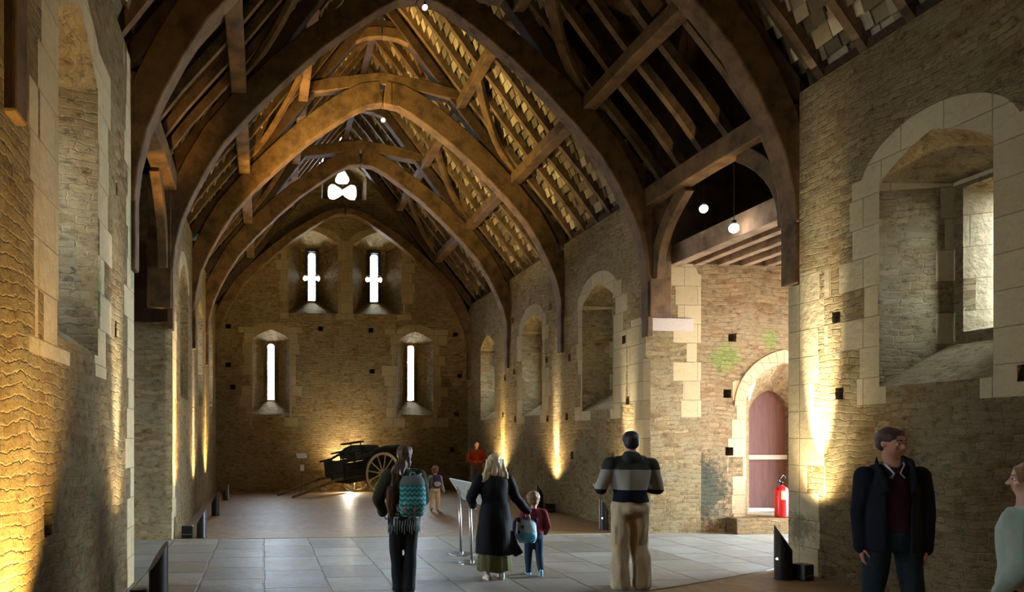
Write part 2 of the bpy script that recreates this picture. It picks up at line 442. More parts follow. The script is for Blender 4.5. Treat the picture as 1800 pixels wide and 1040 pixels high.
# far gable wall
ff = []
YT = YF + TH
def gable_open(xc, hw, z0, zs, za, bw, bz0, bz1, slit, dep=.8):
    ff.append(frustum(arch_head(xc - hw, xc + hw, z0, zs, za), flat_like(xc - bw, xc + bw, bz0, bz1), YF - .004, YF + dep, 'y'))
    ff.append(slit)
def slit_cut(xc, w, z0, z1, cross=None, dep=.79):
    pts = [(xc - w, z0), (xc + w, z0), (xc + w, z1 - .06), (xc + w * .6, z1 - .015), (xc, z1), (xc - w * .6, z1 - .015), (xc - w, z1 - .06)]
    if cross:
        zc, cw, ch = cross
        rt = [(xc + w, zc - ch * .7), (xc + cw * .6, zc - ch * .7), (xc + cw * .82, zc - ch), (xc + cw, zc - ch * .4), (xc + cw, zc + ch * .4), (xc + cw * .82, zc + ch), (xc + cw * .6, zc + ch * .7), (xc + w, zc + ch * .7)]
        lt = [(2 * xc - a, z) for a, z in rt][::-1]
        pts = pts[:2] + rt + pts[2:] + lt
    return MB().prism(pts, YF + dep - .03, YT + .02)
for xc in (.26, 5.27):
    gable_open(xc, .64, 2.62, 5.2, 5.52, .24, 3.12, 5.2, slit_cut(xc, .115, 3.16, 5.14))
for xc in (1.70, 3.93):
    gable_open(xc, .86, 6.1, 8.5, 8.95, .40, 6.62, 8.52, slit_cut(xc, .125, 6.68, 8.38, (7.48, .30, .10)))
# trefoil: square recess with rounded-triangle lights
ff.append(frustum(arch_head(XC - .78, XC + .78, 10.05, 10.9, 11.4), arch_head(XC - .68, XC + .68, 10.1, 10.85, 11.35), YF - .004, YF + .6, 'y'))
def petal(cx, cz, r, ang):
    pts = []
    for k in range(18):
        a = 2 * math.pi * k / 18
        rr = r * (1 + .13 * math.cos(3 * (a - ang)))
        pts.append((cx + rr * math.cos(a), cz + rr * math.sin(a)))
    return MB().prism(pts, YF + .55, YT + .02)
ff += [petal(XC, 11.0, .24, R(90)), petal(XC - .28, 10.5, .26, R(120)), petal(XC + .28, 10.5, .26, R(60)), MB().prism([(XC + .05 * math.cos(a * 1.047), 10.71 + .05 * math.sin(a * 1.047)) for a in range(6)], YF + .55, YT + .02)]
for x, z in ((-1.2, 4.3), (-1.05, 3.55), (-1.2, 5.62), (1.95, 5.58), (3.7, 5.55), (3.75, 4.12), (6.7, 5.45), (6.85, 4.0), (6.75, 2.65), (6.6, 1.4), (.1, 8.45), (6.55, 6.75)):
    ff.append(MB().box(x - .09, x + .09, YF - .02, YF + .4, z - .085, z + .085))
gm = MB().prism([(XL - TH, 0), (XR + TH, 0), (XR + TH, ZW - .3), (XC, roofz(0) - .25), (XL - TH, ZW - .3)], YF, YT)
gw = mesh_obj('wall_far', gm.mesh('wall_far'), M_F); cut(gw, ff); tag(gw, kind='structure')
DK = simple('slit_frame', (.035, .040, .055), .8)
for i, xc in enumerate((1.70, 3.93)):
    yy = YF + .72
    m = MB()
    for sd in (-1, 1):
        a, b = sorted((xc + sd * .135, xc + sd * .235))
        m.box(a, b, yy, yy + .09, 6.66, 7.36).box(a, b, yy, yy + .09, 7.60, 8.42)
    m.box(xc - .235, xc + .235, yy, yy + .09, 8.40, 8.46)
    tag(m.build('window_%d' % (i + 1), DK), kind='structure')
# rear gable (behind the camera)
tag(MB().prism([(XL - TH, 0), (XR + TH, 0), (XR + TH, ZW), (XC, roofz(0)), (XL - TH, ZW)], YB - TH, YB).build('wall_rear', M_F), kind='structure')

# ------------------------------------------------------------------ transepts
XTR, XTL = 13.2, -6.6
YM = (T0 + T1) / 2
# right: far side wall with the arched doorway
dc = 9.93
def round_head(u0, u1, z0, zs, za, n=9):
    c = (u0 + u1) / 2; h = (u1 - u0) / 2
    right = [(c + h * math.cos(k / n * math.pi / 2) ** 1.0, zs + (za - zs) * (.88 * math.sin(k / n * math.pi / 2) + .12 * (k / n) ** 2)) for k in range(0, n + 1)]
    left = [(2 * c - a_, z_) for a_, z_ in right[:-1]][::-1]
    return [(u0, z0), (u1, z0)] + right + left
DO = round_head(dc - .79, dc + .79, .33, 2.42, 3.24); DI = round_head(dc - .42, dc + .42, .36, 2.26, 2.75)
tc = [frustum(DO, DI, T1 - .012, T1 + .42, 'y'), MB().prism(DI, T1 + .40, T1 + 1.2)]
for x, z in ((8.88, 3.72), (8.78, 2.65), (8.82, 1.55)): tc.append(MB().box(x - .08, x + .08, T1 - .02, T1 + .35, z - .08, z + .08))
wall('wall_transept_far', [(XR + TH, XTR, T1, T1 + 1.0, 0, 5.1)], tc, M_T)
tag(MB().box(XR + .36, XTR, T1 - .02, T1 + .2, 5.1, 6.6).build('wall_void_sheet', OAKD), kind='structure')  # dark sheet standing in for the black void above the joists
wall('wall_transept_near', [(XR + TH, XTR, T0 - 1.0, T0, 0, 6.6)], [], M_T)
# end walls with wagon doorways standing open to the yard
wall('wall_transept_end', [(XTR, XTR + .8, T0 - 1, T1 + 1, 0, 8.5)], [MB().prism(arch_head(T0 + .15, T1 - .15, -.1, 3.2, 4.3), XTR - .1, XTR + 1, 'x')], M_T)
wall('wall_porch_far', [(XTL, XL - TH, T1, T1 + 1.0, 0, 6.6)], [], M_L)
wall('wall_porch_near', [(XTL, XL - TH, T0 - 1.0, T0, 0, 6.6)], [], M_L)
wall('wall_porch_end', [(XTL - .8, XTL, T0 - 1, T1 + 1, 0, 8.5)], [MB().prism(arch_head(YM - .55, YM + .55, -.1, 1.9, 2.3), XTL - .9, XTL + .1, 'x')], M_L)
# transept roofs (dark voids above)
YM = (T0 + T1) / 2
for sgn, xe in ((1, XTR + .85), (-1, XTL - .85)):
    q = [(XC + sgn * 4.78, 6.2), (XC + sgn * (4.73 - (10 - ZW) / SL), 10.0), (xe, 10.0), (xe, 6.2)]
    m = MB().prism(q, T0 - .45, T0 - .3).prism(q, T1 + .3, T1 + .45)
    m.box(*sorted((q[1][0], xe)), T0 - .45, T1 + .45, 9.9, 10.05).box(*sorted((xe - sgn * .15, xe)), T0 - .45, T1 + .45, 6.2, 10.0)
    m.box(*sorted((XC + sgn * 4.8, xe)), T0 - .6, T0 - .3, 6.15, 6.6).box(*sorted((XC + sgn * 4.8, xe)), T1 + .3, T1 + .6, 6.15, 6.6)
    tag(m.build('ceiling_transept', OAKD), kind='structure')
# stepped plinth below the doorway
tag(MB().box(8.75, 10.9, 12.93, T1, 0, .31).build('trim_1', stone('plinth_stone', base=.8, tint=(1.1, .9, .75)), bevel=.02), kind='structure')
# arch ring of the doorway
m = MB(); oa = DO; ob = round_head(dc - 1.02, dc + 1.02, .33, 2.42, 3.50)
n = len(oa)
for k in range(2, n - 1):
    a, b, c, d = oa[k], oa[k + 1], ob[k + 1], ob[k]
    if abs(a[0] - b[0]) + abs(a[1] - b[1]) < .03: continue
    g = .012
    m.prism([a, b, c, d], T1 - .025, T1 + .2)
tag(m.build('trim_2', M_ASH, bevel=.01), kind='structure')
# pad stones beneath the crossing posts
m = MB().box(XR + .02, XR + .92, T1 - .06, T1 + .3, 3.82, 4.06)
tag(m.build('trim_3', simple('pad_stone', (.36, .31, .26), .8, bump=.01), bevel=.012), kind='structure')
tag(MB().box(XL - .9, XL - .0, T1 - .04, T1 + .1, 3.84, 5.2).build('trim_4', OAKD, bevel=.01), kind='structure')

# plank door in the arched doorway
td = NT('red_brown_door', .7, .3)
sp = td.node('ShaderNodeSeparateXYZ'); pos = td.node('ShaderNodeNewGeometry').outputs['Position']; td.link(pos, sp.inputs[0])
pl = td.math('FRACT', td.math('MULTIPLY', sp.outputs[0], 6.5)); gr = td.math('LESS_THAN', pl, .06)
nn = td.noise(td.scale(pos, (8, 1, 1.2)), 3, 4, .7)
td.color(td.mix(td.math('MULTIPLY', gr, .7), td.mix(nn, (.050, .014, .007), (.13, .044, .024)), (.04, .015, .01)))
td.bump(td.math('SUBTRACT', 1, gr), .6, .01)
dm = MB().prism(round_head(dc - .44, dc + .44, .41, 2.28, 2.78), T1 + .52, T1 + .60)
door = tag(dm.build('door_1', td.m), kind='structure')
rail = MB().box(dc - .42, dc + .42, T1 + .46, T1 + .52, 1.38, 1.47).build('door_rail', simple('pale_rail', (.32, .24, .16), .7), door)

# transept ceiling joists with boards over
JG = 'low ceiling joists across the right transept'
JW = wood('joist_oak', (.20, .12, .065), (.42, .29, .19))
ordn = ['first', 'second', 'third', 'fourth', 'fifth', 'sixth', 'seventh', 'eighth', 'ninth', 'tenth', 'eleventh', 'twelfth', 'thirteenth', 'fourteenth', 'fifteenth',
        'sixteenth', 'seventeenth', 'eighteenth', 'nineteenth', 'twentieth', 'twenty-first', 'twenty-second', 'twenty-third', 'twenty-fourth', 'twenty-fifth', 'twenty-sixth',
        'twenty-seventh', 'twenty-eighth', 'twenty-ninth', 'thirtieth', 'thirty-first', 'thirty-second', 'thirty-third', 'thirty-fourth', 'thirty-fifth', 'thirty-sixth']
for k in range(8):
    x = 7.72 + .47 * k
    big = k == 0
    o = MB().beam((x, T0 - .05, 5.2 if not big else 5.23), (x, T1 + .08, 5.2 if not big else 5.23), .16 if not big else .24, .24 if not big else .36).build('ceiling_joist', JW, bevel=.01)
    tag(o, ('thick front beam of the low transept ceiling, nearest the nave' if big else '%s joist behind the front beam of the low transept ceiling' % ordn[k - 1]), 'joist', JG)
tag(MB().box(7.62, XTR, T0, T1, 5.33, 5.37).build('ceiling_boards', wood('ceiling_board', (.30, .21, .14), (.48, .37, .27))), kind='structure')

# ------------------------------------------------------------------ floor
tf = NT('earth_floor', .5, .35)
pos = tf.node('ShaderNodeNewGeometry').outputs['Position']
a = tf.noise(pos, 1.1, 5, .6); b = tf.noise(pos, 30, 4, .7)
col = tf.mix(a, (.165, .098, .042), (.36, .235, .115)); col = tf.mix(.3, col, tf.mix(b, (.35, .35, .35), (1, 1, 1)), 'MULTIPLY')
tf.color(col); tf.bump(tf.math('ADD', tf.noise(pos, 3, 4, .6), tf.math('MULTIPLY', b, .25)), .5, .02)
tf.link(tf.ramp(tf.noise(pos, 6, 4, .7), [(.3, (.38,) * 3), (.7, (.62,) * 3)]), tf.b.inputs['Roughness'])
fl = MB().box(XTL - 6, XTR + 6, YB - 3, YT + 3, -.3, 0); tag(fl.build('floor', tf.m), kind='structure')

tg = NT('flagstones', .45, .4)
pos = tg.node('ShaderNodeNewGeometry').outputs['Position']
sp = tg.node('ShaderNodeSeparateXYZ'); tg.link(pos, sp.inputs[0])
wv = tg.noise(pos, 1.5, 3); 
pv = tg.vec(tg.math('ADD', sp.outputs[1], tg.math('MULTIPLY', tg.math('SUBTRACT', wv, .5), .05)), tg.math('ADD', sp.outputs[0], tg.math('MULTIPLY', tg.math('SUBTRACT', tg.noise(pos, 1.7, 4, .6), .5), .07)), 0)
bk = tg.node('ShaderNodeTexBrick'); tg.link(pv, bk.inputs['Vector'])
for k_, v_ in (('Scale', 1), ('Brick Width', .86), ('Row Height', .78), ('Mortar Size', .019), ('Mortar Smooth', .5)): bk.inputs[k_].default_value = v_
bk.inputs['Color1'].default_value = (.17, .165, .14, 1); bk.inputs['Color2'].default_value = (.40, .395, .355, 1); bk.inputs['Mortar'].default_value = (.055, .045, .032, 1)
bk.offset = .37; bk.squash = 1.35; bk.squash_frequency = 3
n1 = tg.noise(pos, 1.3, 5, .6); n2 = tg.noise(pos, 9, 4, .7)
c = tg.mix(tg.ramp(n1, [(.35, (0, 0, 0)), (.62, (.8,) * 3)]), bk.outputs['Color'], (.25, .215, .15))
c = tg.mix(.75, c, tg.mix(n2, (.35, .35, .35), (1.15, 1.15, 1.15)), 'MULTIPLY')
tg.color(c)
tg.bump(tg.math('ADD', tg.math('MULTIPLY', tg.math('SUBTRACT', 1, bk.outputs['Fac']), .8), tg.math('ADD', tg.math('MULTIPLY', n2, .35), tg.math('MULTIPLY', n1, .6))), .7, .025)
tg.link(tg.ramp(n2, [(.3, (.34,) * 3), (.75, (.6,) * 3)]), tg.b.inputs['Roughness'])
edge = [(XTL - 1.5, T0 + .02), (XL, T0 + .02), (XL + .02, 8.0), (1.0, 7.7), (3.2, 7.95), (4.4, 8.25), (5.2, 8.6), (6.1, 9.05), (6.8, 9.4), (XR, 9.62), (XTR + 1.5, 9.62), (XTR + 1.5, T1 + .02), (XTL - 1.5, T1 + .02)]
fm = MB(); n = len(edge)
fm.add([(x, y, 0.001) for x, y in edge] + [(x, y, .012) for x, y in edge], [tuple(range(n - 1, -1, -1)), tuple(range(n, 2 * n))] + [(i, (i + 1) % n, (i + 1) % n + n, i + n) for i in range(n)])
tag(fm.build('floor_flagstones', tg.m), kind='structure')
# stone edging along the far side of the flagstones
tag(MB().box(XL, XR, T1 + .0, T1 + .02, 0, .02).build('trim_5', M_ASH), kind='structure')
# ground outside the doorways
tag(MB().box(XTR + 6, 40, -10, 30, -.3, -.02).build('ground_yard', simple('yard_gravel', (.45, .44, .42), .9)), kind='structure')

# ------------------------------------------------------------------ roof
# stone slates seen from beneath, row above row on each slope
tsl = NT('stone_slates', .9, .15)
pos = tsl.node('ShaderNodeNewGeometry').outputs['Position']
rnd = tsl.node('ShaderNodeNewGeometry').outputs['Random Per Island']
c = tsl.ramp(rnd, [(0, (.10, .075, .045)), (.45, (.20, .15, .08)), (.8, (.38, .30, .18)), (1, (.52, .43, .28))])
c = tsl.mix(.5, c, tsl.mix(tsl.noise(pos, 9, 4, .6), (.2, .2, .2), (1, 1, 1)), 'MULTIPLY')
tsl.color(c); tsl.bump(tsl.noise(pos, 18, 3), .5, .01)
for s, nm in ((-1, 'left'), (1, 'right')):
    m = MB(); d = Vector((-s, 0, SL)).normalized(); nrm = Vector((s * SL, 0, 1)).normalized()
    base = Vector((XC + s * 4.85, 0, roofz(4.85)))
    L = math.hypot(4.85, 4.85 * SL); rows = int(L / .19)
    for k in range(rows):
        y = YB - .1
        while y < YT:
            w = random.uniform(.16, .36)
            inT = T0 - .1 < y + w / 2 < T1 + .1 and (k * .19 * SL / math.hypot(1, SL)) < 3.1
            if not inT:
                p0 = base + d * (k * .19 + random.uniform(-.02, .02)); t = random.uniform(.015, .05)
                lift = random.uniform(-.01, .03)
                a = p0 - nrm * t + nrm * lift; b = p0 + d * .30 + nrm * (.07 + lift)
                yy0, yy1 = y + .008, y + w - .008
                q = [Vector((v.x, yy, v.z)) for v in (a, b) for yy in (yy0, yy1)]
                q2 = [v + nrm * .035 for v in q]
                m.add(q + q2, [(0, 1, 3, 2), (4, 6, 7, 5), (0, 4, 5, 1), (1, 5, 7, 3), (3, 7, 6, 2), (2, 6, 4, 0)])
            y += w
    o = mesh_obj('ceiling_slates', m.mesh('ceiling_slates'), tsl.m); tag(o, kind='structure')
    # dark backing added outside the slates against light leaks, open over the transept void
    m = MB()
    for (y0, y1, k0) in ((YB - TH, T0 - .25, 0), (T1 + .25, YT, 0), (T0 - .25, T1 + .25, 2.35)):
        p = base + d * (k0 * math.hypot(1, SL) / 1) * 1.0 + nrm * .16 - d * (.6 if k0 == 0 else 0)
        e = Vector((XC, 0, roofz(0) + .35))
        m.add([(p.x, y0, p.z), (p.x, y1, p.z), (e.x, y1, e.z), (e.x, y0, e.z), (p.x + nrm.x * .1, y0, p.z + .1), (p.x + nrm.x * .1, y1, p.z + .1), (e.x, y1, e.z + .15), (e.x, y0, e.z + .15)],
              [(0, 1, 2, 3), (7, 6, 5, 4), (0, 4, 5, 1), (1, 5, 6, 2), (2, 6, 7, 3), (3, 7, 4, 0)])
    o = m.build('ceiling', OAKD); tag(o, kind='structure')

# rafters: six to a bay
names = ['behind the near window', 'over the near window', 'over the crossing', 'over the first far bay', 'over the second far bay', 'over the bay against the gable']
sidename = {-1: 'left', 1: 'right'}
for s in (-1, 1):
    proto = None
    cnt = 0
    ys = []
    for b in range(5, -1, -1):
        for k in range(5, -1, -1): ys.append((b, TY[b] + BAY * (k + .5) / 6))
    for b, y in ys:
        if proto is None:
            m = MB(); pts = []
            for q in range(9):
                t = q / 8; dx = 4.62 * (1 - t); pts.append((XC + s * (dx + .02 * math.sin(q * 2.1)), 0, roofz(dx) - .10 + .015 * math.sin(q * 1.3)))
            m.curve_bar(pts, .115, .14, up=(s * SL, 0, 1))
            o = proto = m.build('rafter', OAKR)
        else:
            o = proto.copy(); C.objects.link(o)
        o.location = (0, y + random.uniform(-.04, .04), random.uniform(-.015, .015)); o.rotation_euler = (0, 0, 0)
        tag(o, 'brown oak rafter on the %s roof slope, %s counting from the gable wall' % (sidename[s], ordn[cnt]), 'rafter', 'rafters on the %s slope' % sidename[s])
        cnt += 1

# arch of the trusses: half-outline of the soffit (distance from centre, height)
ARC = [(0, 9.72), (.35, 9.66), (.7, 9.47), (1.2, 9.12), (1.75, 8.70), (2.3, 8.20), (2.95, 7.55), (3.45, 6.98), (3.75, 6.50), (4.0, 6.02), (4.18, 5.6), (4.29, 5.15), (4.34, 4.7)]
def offs(pts, t):
    out = []
    for k, p in enumerate(pts):
        a = Vector(pts[max(k - 1, 0)]); b = Vector(pts[min(k + 1, len(pts) - 1)]); d = (b - a).normalized(); n = Vector((-d.y, d.x))
        tt = t[k] if isinstance(t, list) else t
        out.append((p[0] + n.x * tt, p[1] + n.y * tt))
    return out
where = ['at the near left edge of the view', 'nearest the viewer, rising from the near jambs of the crossing', 'rising from the far jambs of the crossing', 'beyond the crossing with the amber-lit collar', 'second one before the gable wall', 'set against the far gable wall']
place = {1: 'nearest the viewer, half out of view beside the left window', 2: 'on the near side of the crossing', 3: 'on the far side of the crossing, its full arch in view', 4: 'beyond the crossing, lit amber', 5: 'in dim light just before the gable wall', 6: 'standing against the gable wall under the trefoil'}
tshort = {1: 'nearest truss', 2: 'near crossing truss', 3: 'full-arched far crossing truss', 4: 'amber-lit truss', 5: 'last truss before the gable', 6: 'gable truss'}
def truss(n):
    y = TY[n]; yy = y
    if n == 6: yy = YF - .22
    if n == 1: yy = 4.92
    if n == 2: yy = 9.40
    if n == 3: yy = 13.22
    t = empty('arched_truss', 'curved oak roof truss ' + place[n], 'roof truss', (XC, yy, 0), 0, 'arched oak roof trusses')
    W = .16
    dz = {6: -.30, 4: -.12, 5: -.08}.get(n, 0)
    A = [(a, z + dz * (1 - a / 4.34)) for a, z in ARC]
    dep = [.42, .42, .42, .42, .44, .46, .46, .44, .42, .40, .34, .26, .2]
    if n == 6: dep = [.24, .24, .25, .27, .3, .32, .34, .36, .36, .34, .3, .26, .2]
    if n == 4: dep = [.54, .54, .54, .52, .5, .48, .46, .44, .42, .40, .34, .26, .2]
    for s in (-1, 1):
        # arch brace
        inner = A; outer = offs(A, dep)
        outer = [(max(a, 0.0), z) for a, z in outer]
        poly = inner + outer[::-1]; 
        MB().prism([(s * a, z) for a, z in poly], -W, W).build('arch_brace', OAK, t, bevel=.025)
        # wall post
        pz = 3.84 if n not in (3,) else 4.06
        if n == 3: MB().box(*sorted((s * 4.36, s * 4.78)), -.17, .17, 4.06, 6.3).build('wall_post', OAK, t, bevel=.02)
        elif n == 2: MB().box(*sorted((s * 4.33, s * 4.74)), -.14, .14, 3.88, 6.3).build('wall_post', OAK, t, bevel=.02)
        else: MB().box(*sorted((s * 4.31, s * 4.42)), -.12, .12, 3.84, 6.3).build('wall_post', OAK, t, bevel=.02)
        if n == 3: MB().box(*sorted((s * 4.34, s * 4.44)), -.12, .12, 3.7, 4.9).build('post_foot', OAK, t, bevel=.01)
        # principal rafter
        lo = [(4.6, 5.8), (4.55, roofz(4.55) - .5), (3.2, roofz(3.2) - .66), (1.6, roofz(1.6) - .55), (0, roofz(0) - .5)]
        hi = [(0, roofz(0) - .17), (4.75, roofz(4.75) - .17), (4.75, 5.8)]
        MB().prism([(s * a, z) for a, z in lo + hi], -W * .85, W * .85).build('principal_rafter', OAKD, t, bevel=.02)
        if n == 6: continue
        # upper arch braces to the second collar
        up = [(1.62, 9.9), (1.5, 10.25), (1.2, 10.65), (.8, 10.98), (.35, 11.16), (0, 11.2)]
        uo = offs(up, -.24); 
        MB().prism([(s * max(a, 0), z) for a, z in up + uo[::-1]], -.1, .1).build('upper_arch_brace', OAK, t, bevel=.015)
    if n == 6: return t
    # cambered collar
    col = [(-1.75, 9.78), (-1.2, 9.86), (0, 10.05), (1.2, 9.86), (1.75, 9.78), (1.9, 9.98), (1.2, 10.17), (0, 10.34), (-1.2, 10.17), (-1.9, 9.98)]
    MB().prism(col, -.15, .15).build('collar', OAK, t, bevel=.02)
    MB().prism([(-.85, 11.36), (.85, 11.36), (.75, 11.58), (-.75, 11.58)], -.09, .09).build('upper_collar', OAKD, t, bevel=.015)
    return t
for n in range(1, 7): truss(n)

# purlins, one length per bay
bayname = {0: 'behind the viewer', 1: 'between the two nearest trusses', 2: 'over the crossing', 3: 'in the bay just beyond the crossing', 4: 'in the second bay beyond the crossing', 5: 'in the bay against the gable wall'}
for s in (-1, 1):
    for b in range(1, 6):
        y0, y1 = TY[b] + .12, TY[b + 1] - .12
        for nm, dx, z, w, h in (('lower', 3.2, roofz(3.2) - .38, .26, .24), ('upper', 1.86, roofz(1.86) - .34, .22, .22)):
            o = MB().curve_bar([(XC + s * dx, y0, z), (XC + s * dx, (y0 + y1) / 2, z + .03), (XC + s * dx, y1, z)], w, h, up=(s * SL * .0, 0, 1)).build('purlin', OAK, bevel=.02)
            tag(o, '%s oak purlin on the %s roof slope, %s' % (nm, sidename[s], bayname[b]), 'purlin', 'oak purlins')
    # windbraces curving from the trusses up to the upper purlin
    for n in range(1, 7):
        for q in (-1, 1):
            if (n == 6 and q > 0) or (n == 1 and q < 0): continue
            pts = []
            for k in range(8):
                tt = k / 7; dx = 3.15 - 1.25 * tt
                yb = TY[n] + q * (.16 + 1.25 * tt ** 1.9)
                pts.append((XC + s * dx, yb, roofz(dx) - .27 - .05 * math.sin(tt * math.pi)))
            o = MB().curve_bar(pts, .24, .09, up=(s * SL, 0, 1)).build('windbrace', OAK, bevel=.012)
            tag(o, 'curved windbrace, %s slope, on the %s face of the %s' % (sidename[s], 'far' if q > 0 else 'near', tshort[n]), 'windbrace', 'curved windbraces')
# wall plates
for s, nm in ((-1, 'left'), (1, 'right')):
    x = XC + s * 4.42
    for (y0, y1, lab) in ((T0 + .08, T1 - .12, 'spanning the crossing opening'),):
        o = MB().curve_bar([(x, y0 - .1, 6.27), (x, (y0 + y1) / 2, 6.30), (x, y1 + .05, 6.27)], .30, .34).build('plate_beam', OAK, bevel=.025)
        tag(o, 'heavy oak plate beam %s on the %s side' % (lab, nm), 'beam')
    for (y0, y1, lab) in ((YB, T0 - .3, 'near'), (T1 + .3, YF, 'far')):
        o = MB().box(*sorted((XC + s * 4.5, XC + s * 4.78)), y0, y1, ZW, ZW + .2).build('wall_plate', OAKD)
        tag(o, 'dark oak wall plate along the head of the %s %s wall' % (lab, nm), 'beam')
    # curved braces beneath the plate beams at the crossing
    for (ya, sg, lab) in ((T1 - .14, -1, 'far'), (T0 + .1, 1, 'near')):
        pts = [(x + s * .08, ya + sg * (.05 + 1.0 * (k / 7) ** 2.0), 4.75 + 1.4 * (k / 7) ** .85) for k in range(8)]
        o = MB().curve_bar(pts, .16, .26, up=(0, 1, 0)).build('curved_brace', OAK, bevel=.015)
        tag(o, 'curved brace under the %s plate beam, springing from the %s crossing post' % (nm, lab), 'brace')
ridge = MB().box(XC - .09, XC + .09, YB, YF, roofz(0) - .36, roofz(0) - .16).build('ridge_beam', OAKD)
tag(ridge, 'dark ridge beam along the top of the roof', 'beam')

# ------------------------------------------------------------------ people
SKIN = simple('skin', (.58, .34, .24), .55, .35, var=.08, nscale=14)
EYEW = simple('eye_white', (.75, .72, .68), .3, .5, var=.02)
IRIS = simple('iris', (.05, .03, .02), .2, .5, var=.02)
LIPM = simple('lips', (.45, .17, .13), .5, .3, var=.05)

class Human:
    def __init__(s, label, loc, rz, H, arms, legs, head=(0, 0), child=False, sh=None, skin=None, lean=0, heavy=1.0):
        s.H = H; s.k = H / 1.75; s.child = child; s.heavy = heavy
        s.root = empty('person', label, 'person', loc, rz)
        s.hh = (.19 if child else .135) * H                      # head height
        s.hc = H - s.hh * .5
        s.zn = H - s.hh * 1.02 ; s.zsh = H * (.765 if child else .815); s.zp = H * (.47 if child else .525)
        s.sh = (sh or (.105 if child else .112)) * H
        s.thl = H * (.21 if child else .245); s.shl = s.zp - H * .04 - s.thl
        s.ual = H * .165; s.fal = H * .145
        s.lean = lean
        s.skin = skin or SKIN
        s.hy = lean * (s.hc - s.zp)
        def L(z): return lean * (z - s.zp)
        s.L = L
        s.arm = {}
        for sd, (u, f) in zip((-1, 1), arms):
            a = Vector((sd * s.sh, L(s.zsh), s.zsh - .02 * H)); e = a + Vector(u).normalized() * s.ual; w = e + Vector(f).normalized() * s.fal
            s.arm[sd] = (a, e, w)
        s.leg = {}
        for sd, (t, h) in zip((-1, 1), legs):
            a = Vector((sd * .052 * H, 0, s.zp)); kn = a + Vector(t).normalized() * s.thl; an = kn + Vector(h).normalized() * s.shl
            s.leg[sd] = (a, kn, an)
        # drop so that the lower foot stands on the floor
        low = min(s.leg[sd][2].z for sd in (-1, 1)) - .045 * H
        s.root.location.z = -low
        s.HR = Euler((R(head[1]), 0, R(head[0]))).to_matrix()
        s.face_at = Vector((0, s.hy + .005, s.hc))
    def hp(s, x, y, z):
        """point on the head in head units (half height = 1)"""
        q = s.hh / 2
        return s.face_at + s.HR @ Vector((x * q, y * q, z * q))
    def body(s, grip=.5, vox=.0075, spread=1.0, hand_dir=None):
        m = MB(); H = s.H; k = s.k; q = s.hh / 2; HR = s.HR
        # head
        m.ball(s.hp(0, -.12, .22), (q * .70, q * .84, q * .78), 18, HR)
        m.ball(s.hp(0, .12, -.30), (q * .56, q * .60, q * .66), 16, HR)
        m.ball(s.hp(0, .36, -.74), (q * .26, q * .22, q * .18), 10, HR)
        m.cap(s.hp(0, .70, .06), q * .085, s.hp(0, .86, -.20), q * .125, 10)
        for sd in (-1, 1):
            m.ball(s.hp(sd * .69, -.06, -.04), (q * .07, q * .14, q * .21), 8, HR)
            m.cap(s.hp(sd * .12, .70, .17), q * .07, s.hp(sd * .42, .58, .17), q * .06, 8)
            m.ball(s.hp(sd * .34, .48, -.22), (q * .18, q * .18, q * .16), 8, HR)
        m.cap(s.hp(-.18, .66, -.46), q * .06, s.hp(.18, .66, -.46), q * .06, 8)
        # neck, torso
        m.cap((0, s.L(s.zsh) - .01, s.zsh - .01 * H), .036 * H * s.heavy, s.hp(0, -.12, -.45), .031 * H * s.heavy, 14)
        s.torso(m, 0)
        for sd in (-1, 1):
            s.arm_to(m, sd, 0); s.leg_to(m, sd, 0)
            a, e, w = s.arm[sd]; d = (w - e).normalized()
            if hand_dir and hand_dir.get(sd): d = Vector(hand_dir[sd]).normalized()
            hl = .105 * H * (1.0 if not s.child else .9)
            side = Vector((sd, 0, 0)); side = (side - d * side.dot(d)).normalized() if abs(d.x) < .9 else Vector((0, 1, 0))
            nrm = d.cross(side).normalized() * sd   # back of hand direction
            side2 = Vector((0, 1, 0)); side2 = (side2 - d * side2.dot(d))
            side2 = side2.normalized() if side2.length > .2 else Vector((0, 0, 1))
            cr = d.cross(side2).normalized(); pal = -cr if cr.x * sd > 0 else cr   # palm faces the body
            pc = w + d * hl * .27
            for t in (-1.1, -.4, .4, 1.1):
                m.cap(w + side2 * t * .012 * k, .013 * k, w + d * hl * .48 + side2 * t * .017 * k, .0125 * k, 8)
            for i, (t, fl) in enumerate(((1.2, .40), (.4, .45), (-.4, .42), (-1.2, .33))):
                b = w + d * hl * .50 + side2 * t * .0175 * k
                d1 = (d + pal * grip * .45 + side2 * t * .05 * spread).normalized(); d2 = (d + pal * grip * 1.5).normalized(); d3 = (d + pal * grip * 2.6).normalized()
                p1 = b + d1 * fl * hl * .45; p2 = p1 + d2 * fl * hl * .33; p3 = p2 + d3 * fl * hl * .24
                r = .0088 * k
                m.cap(b, r * 1.06, p1, r, 8); m.cap(p1, r, p2, r * .93, 8); m.cap(p2, r * .93, p3, r * .8, 8)
            tb = w + d * hl * .12 + side2 * .016 * k; t1 = tb + (d * .6 + side2 * .75 + pal * .25).normalized() * hl * .26; t2 = t1 + (d * .9 + side2 * .25 + pal * .4).normalized() * hl * .22
            m.cap(tb, .013 * k, t1, .0105 * k, 8); m.cap(t1, .0105 * k, t2, .0085 * k, 8)
        o = m.blob('body', s.skin, s.root, vox, 4)
        # eyes
        for sd in (-1, 1):
            e = MB().ball(s.hp(sd * .27, .555, .03), q * .125, 12).build('eye', EYEW, s.root, True)
            MB().ball(s.hp(sd * .27, .655, .03), q * .055, 8).build('iris', IRIS, e, True)
            MB().cap(s.hp(sd * .13, .72, .25), q * .028, s.hp(sd * .42, .61, .26), q * .022, 6).build('eyebrow', s.browm if hasattr(s, 'browm') else IRIS, s.root, True)
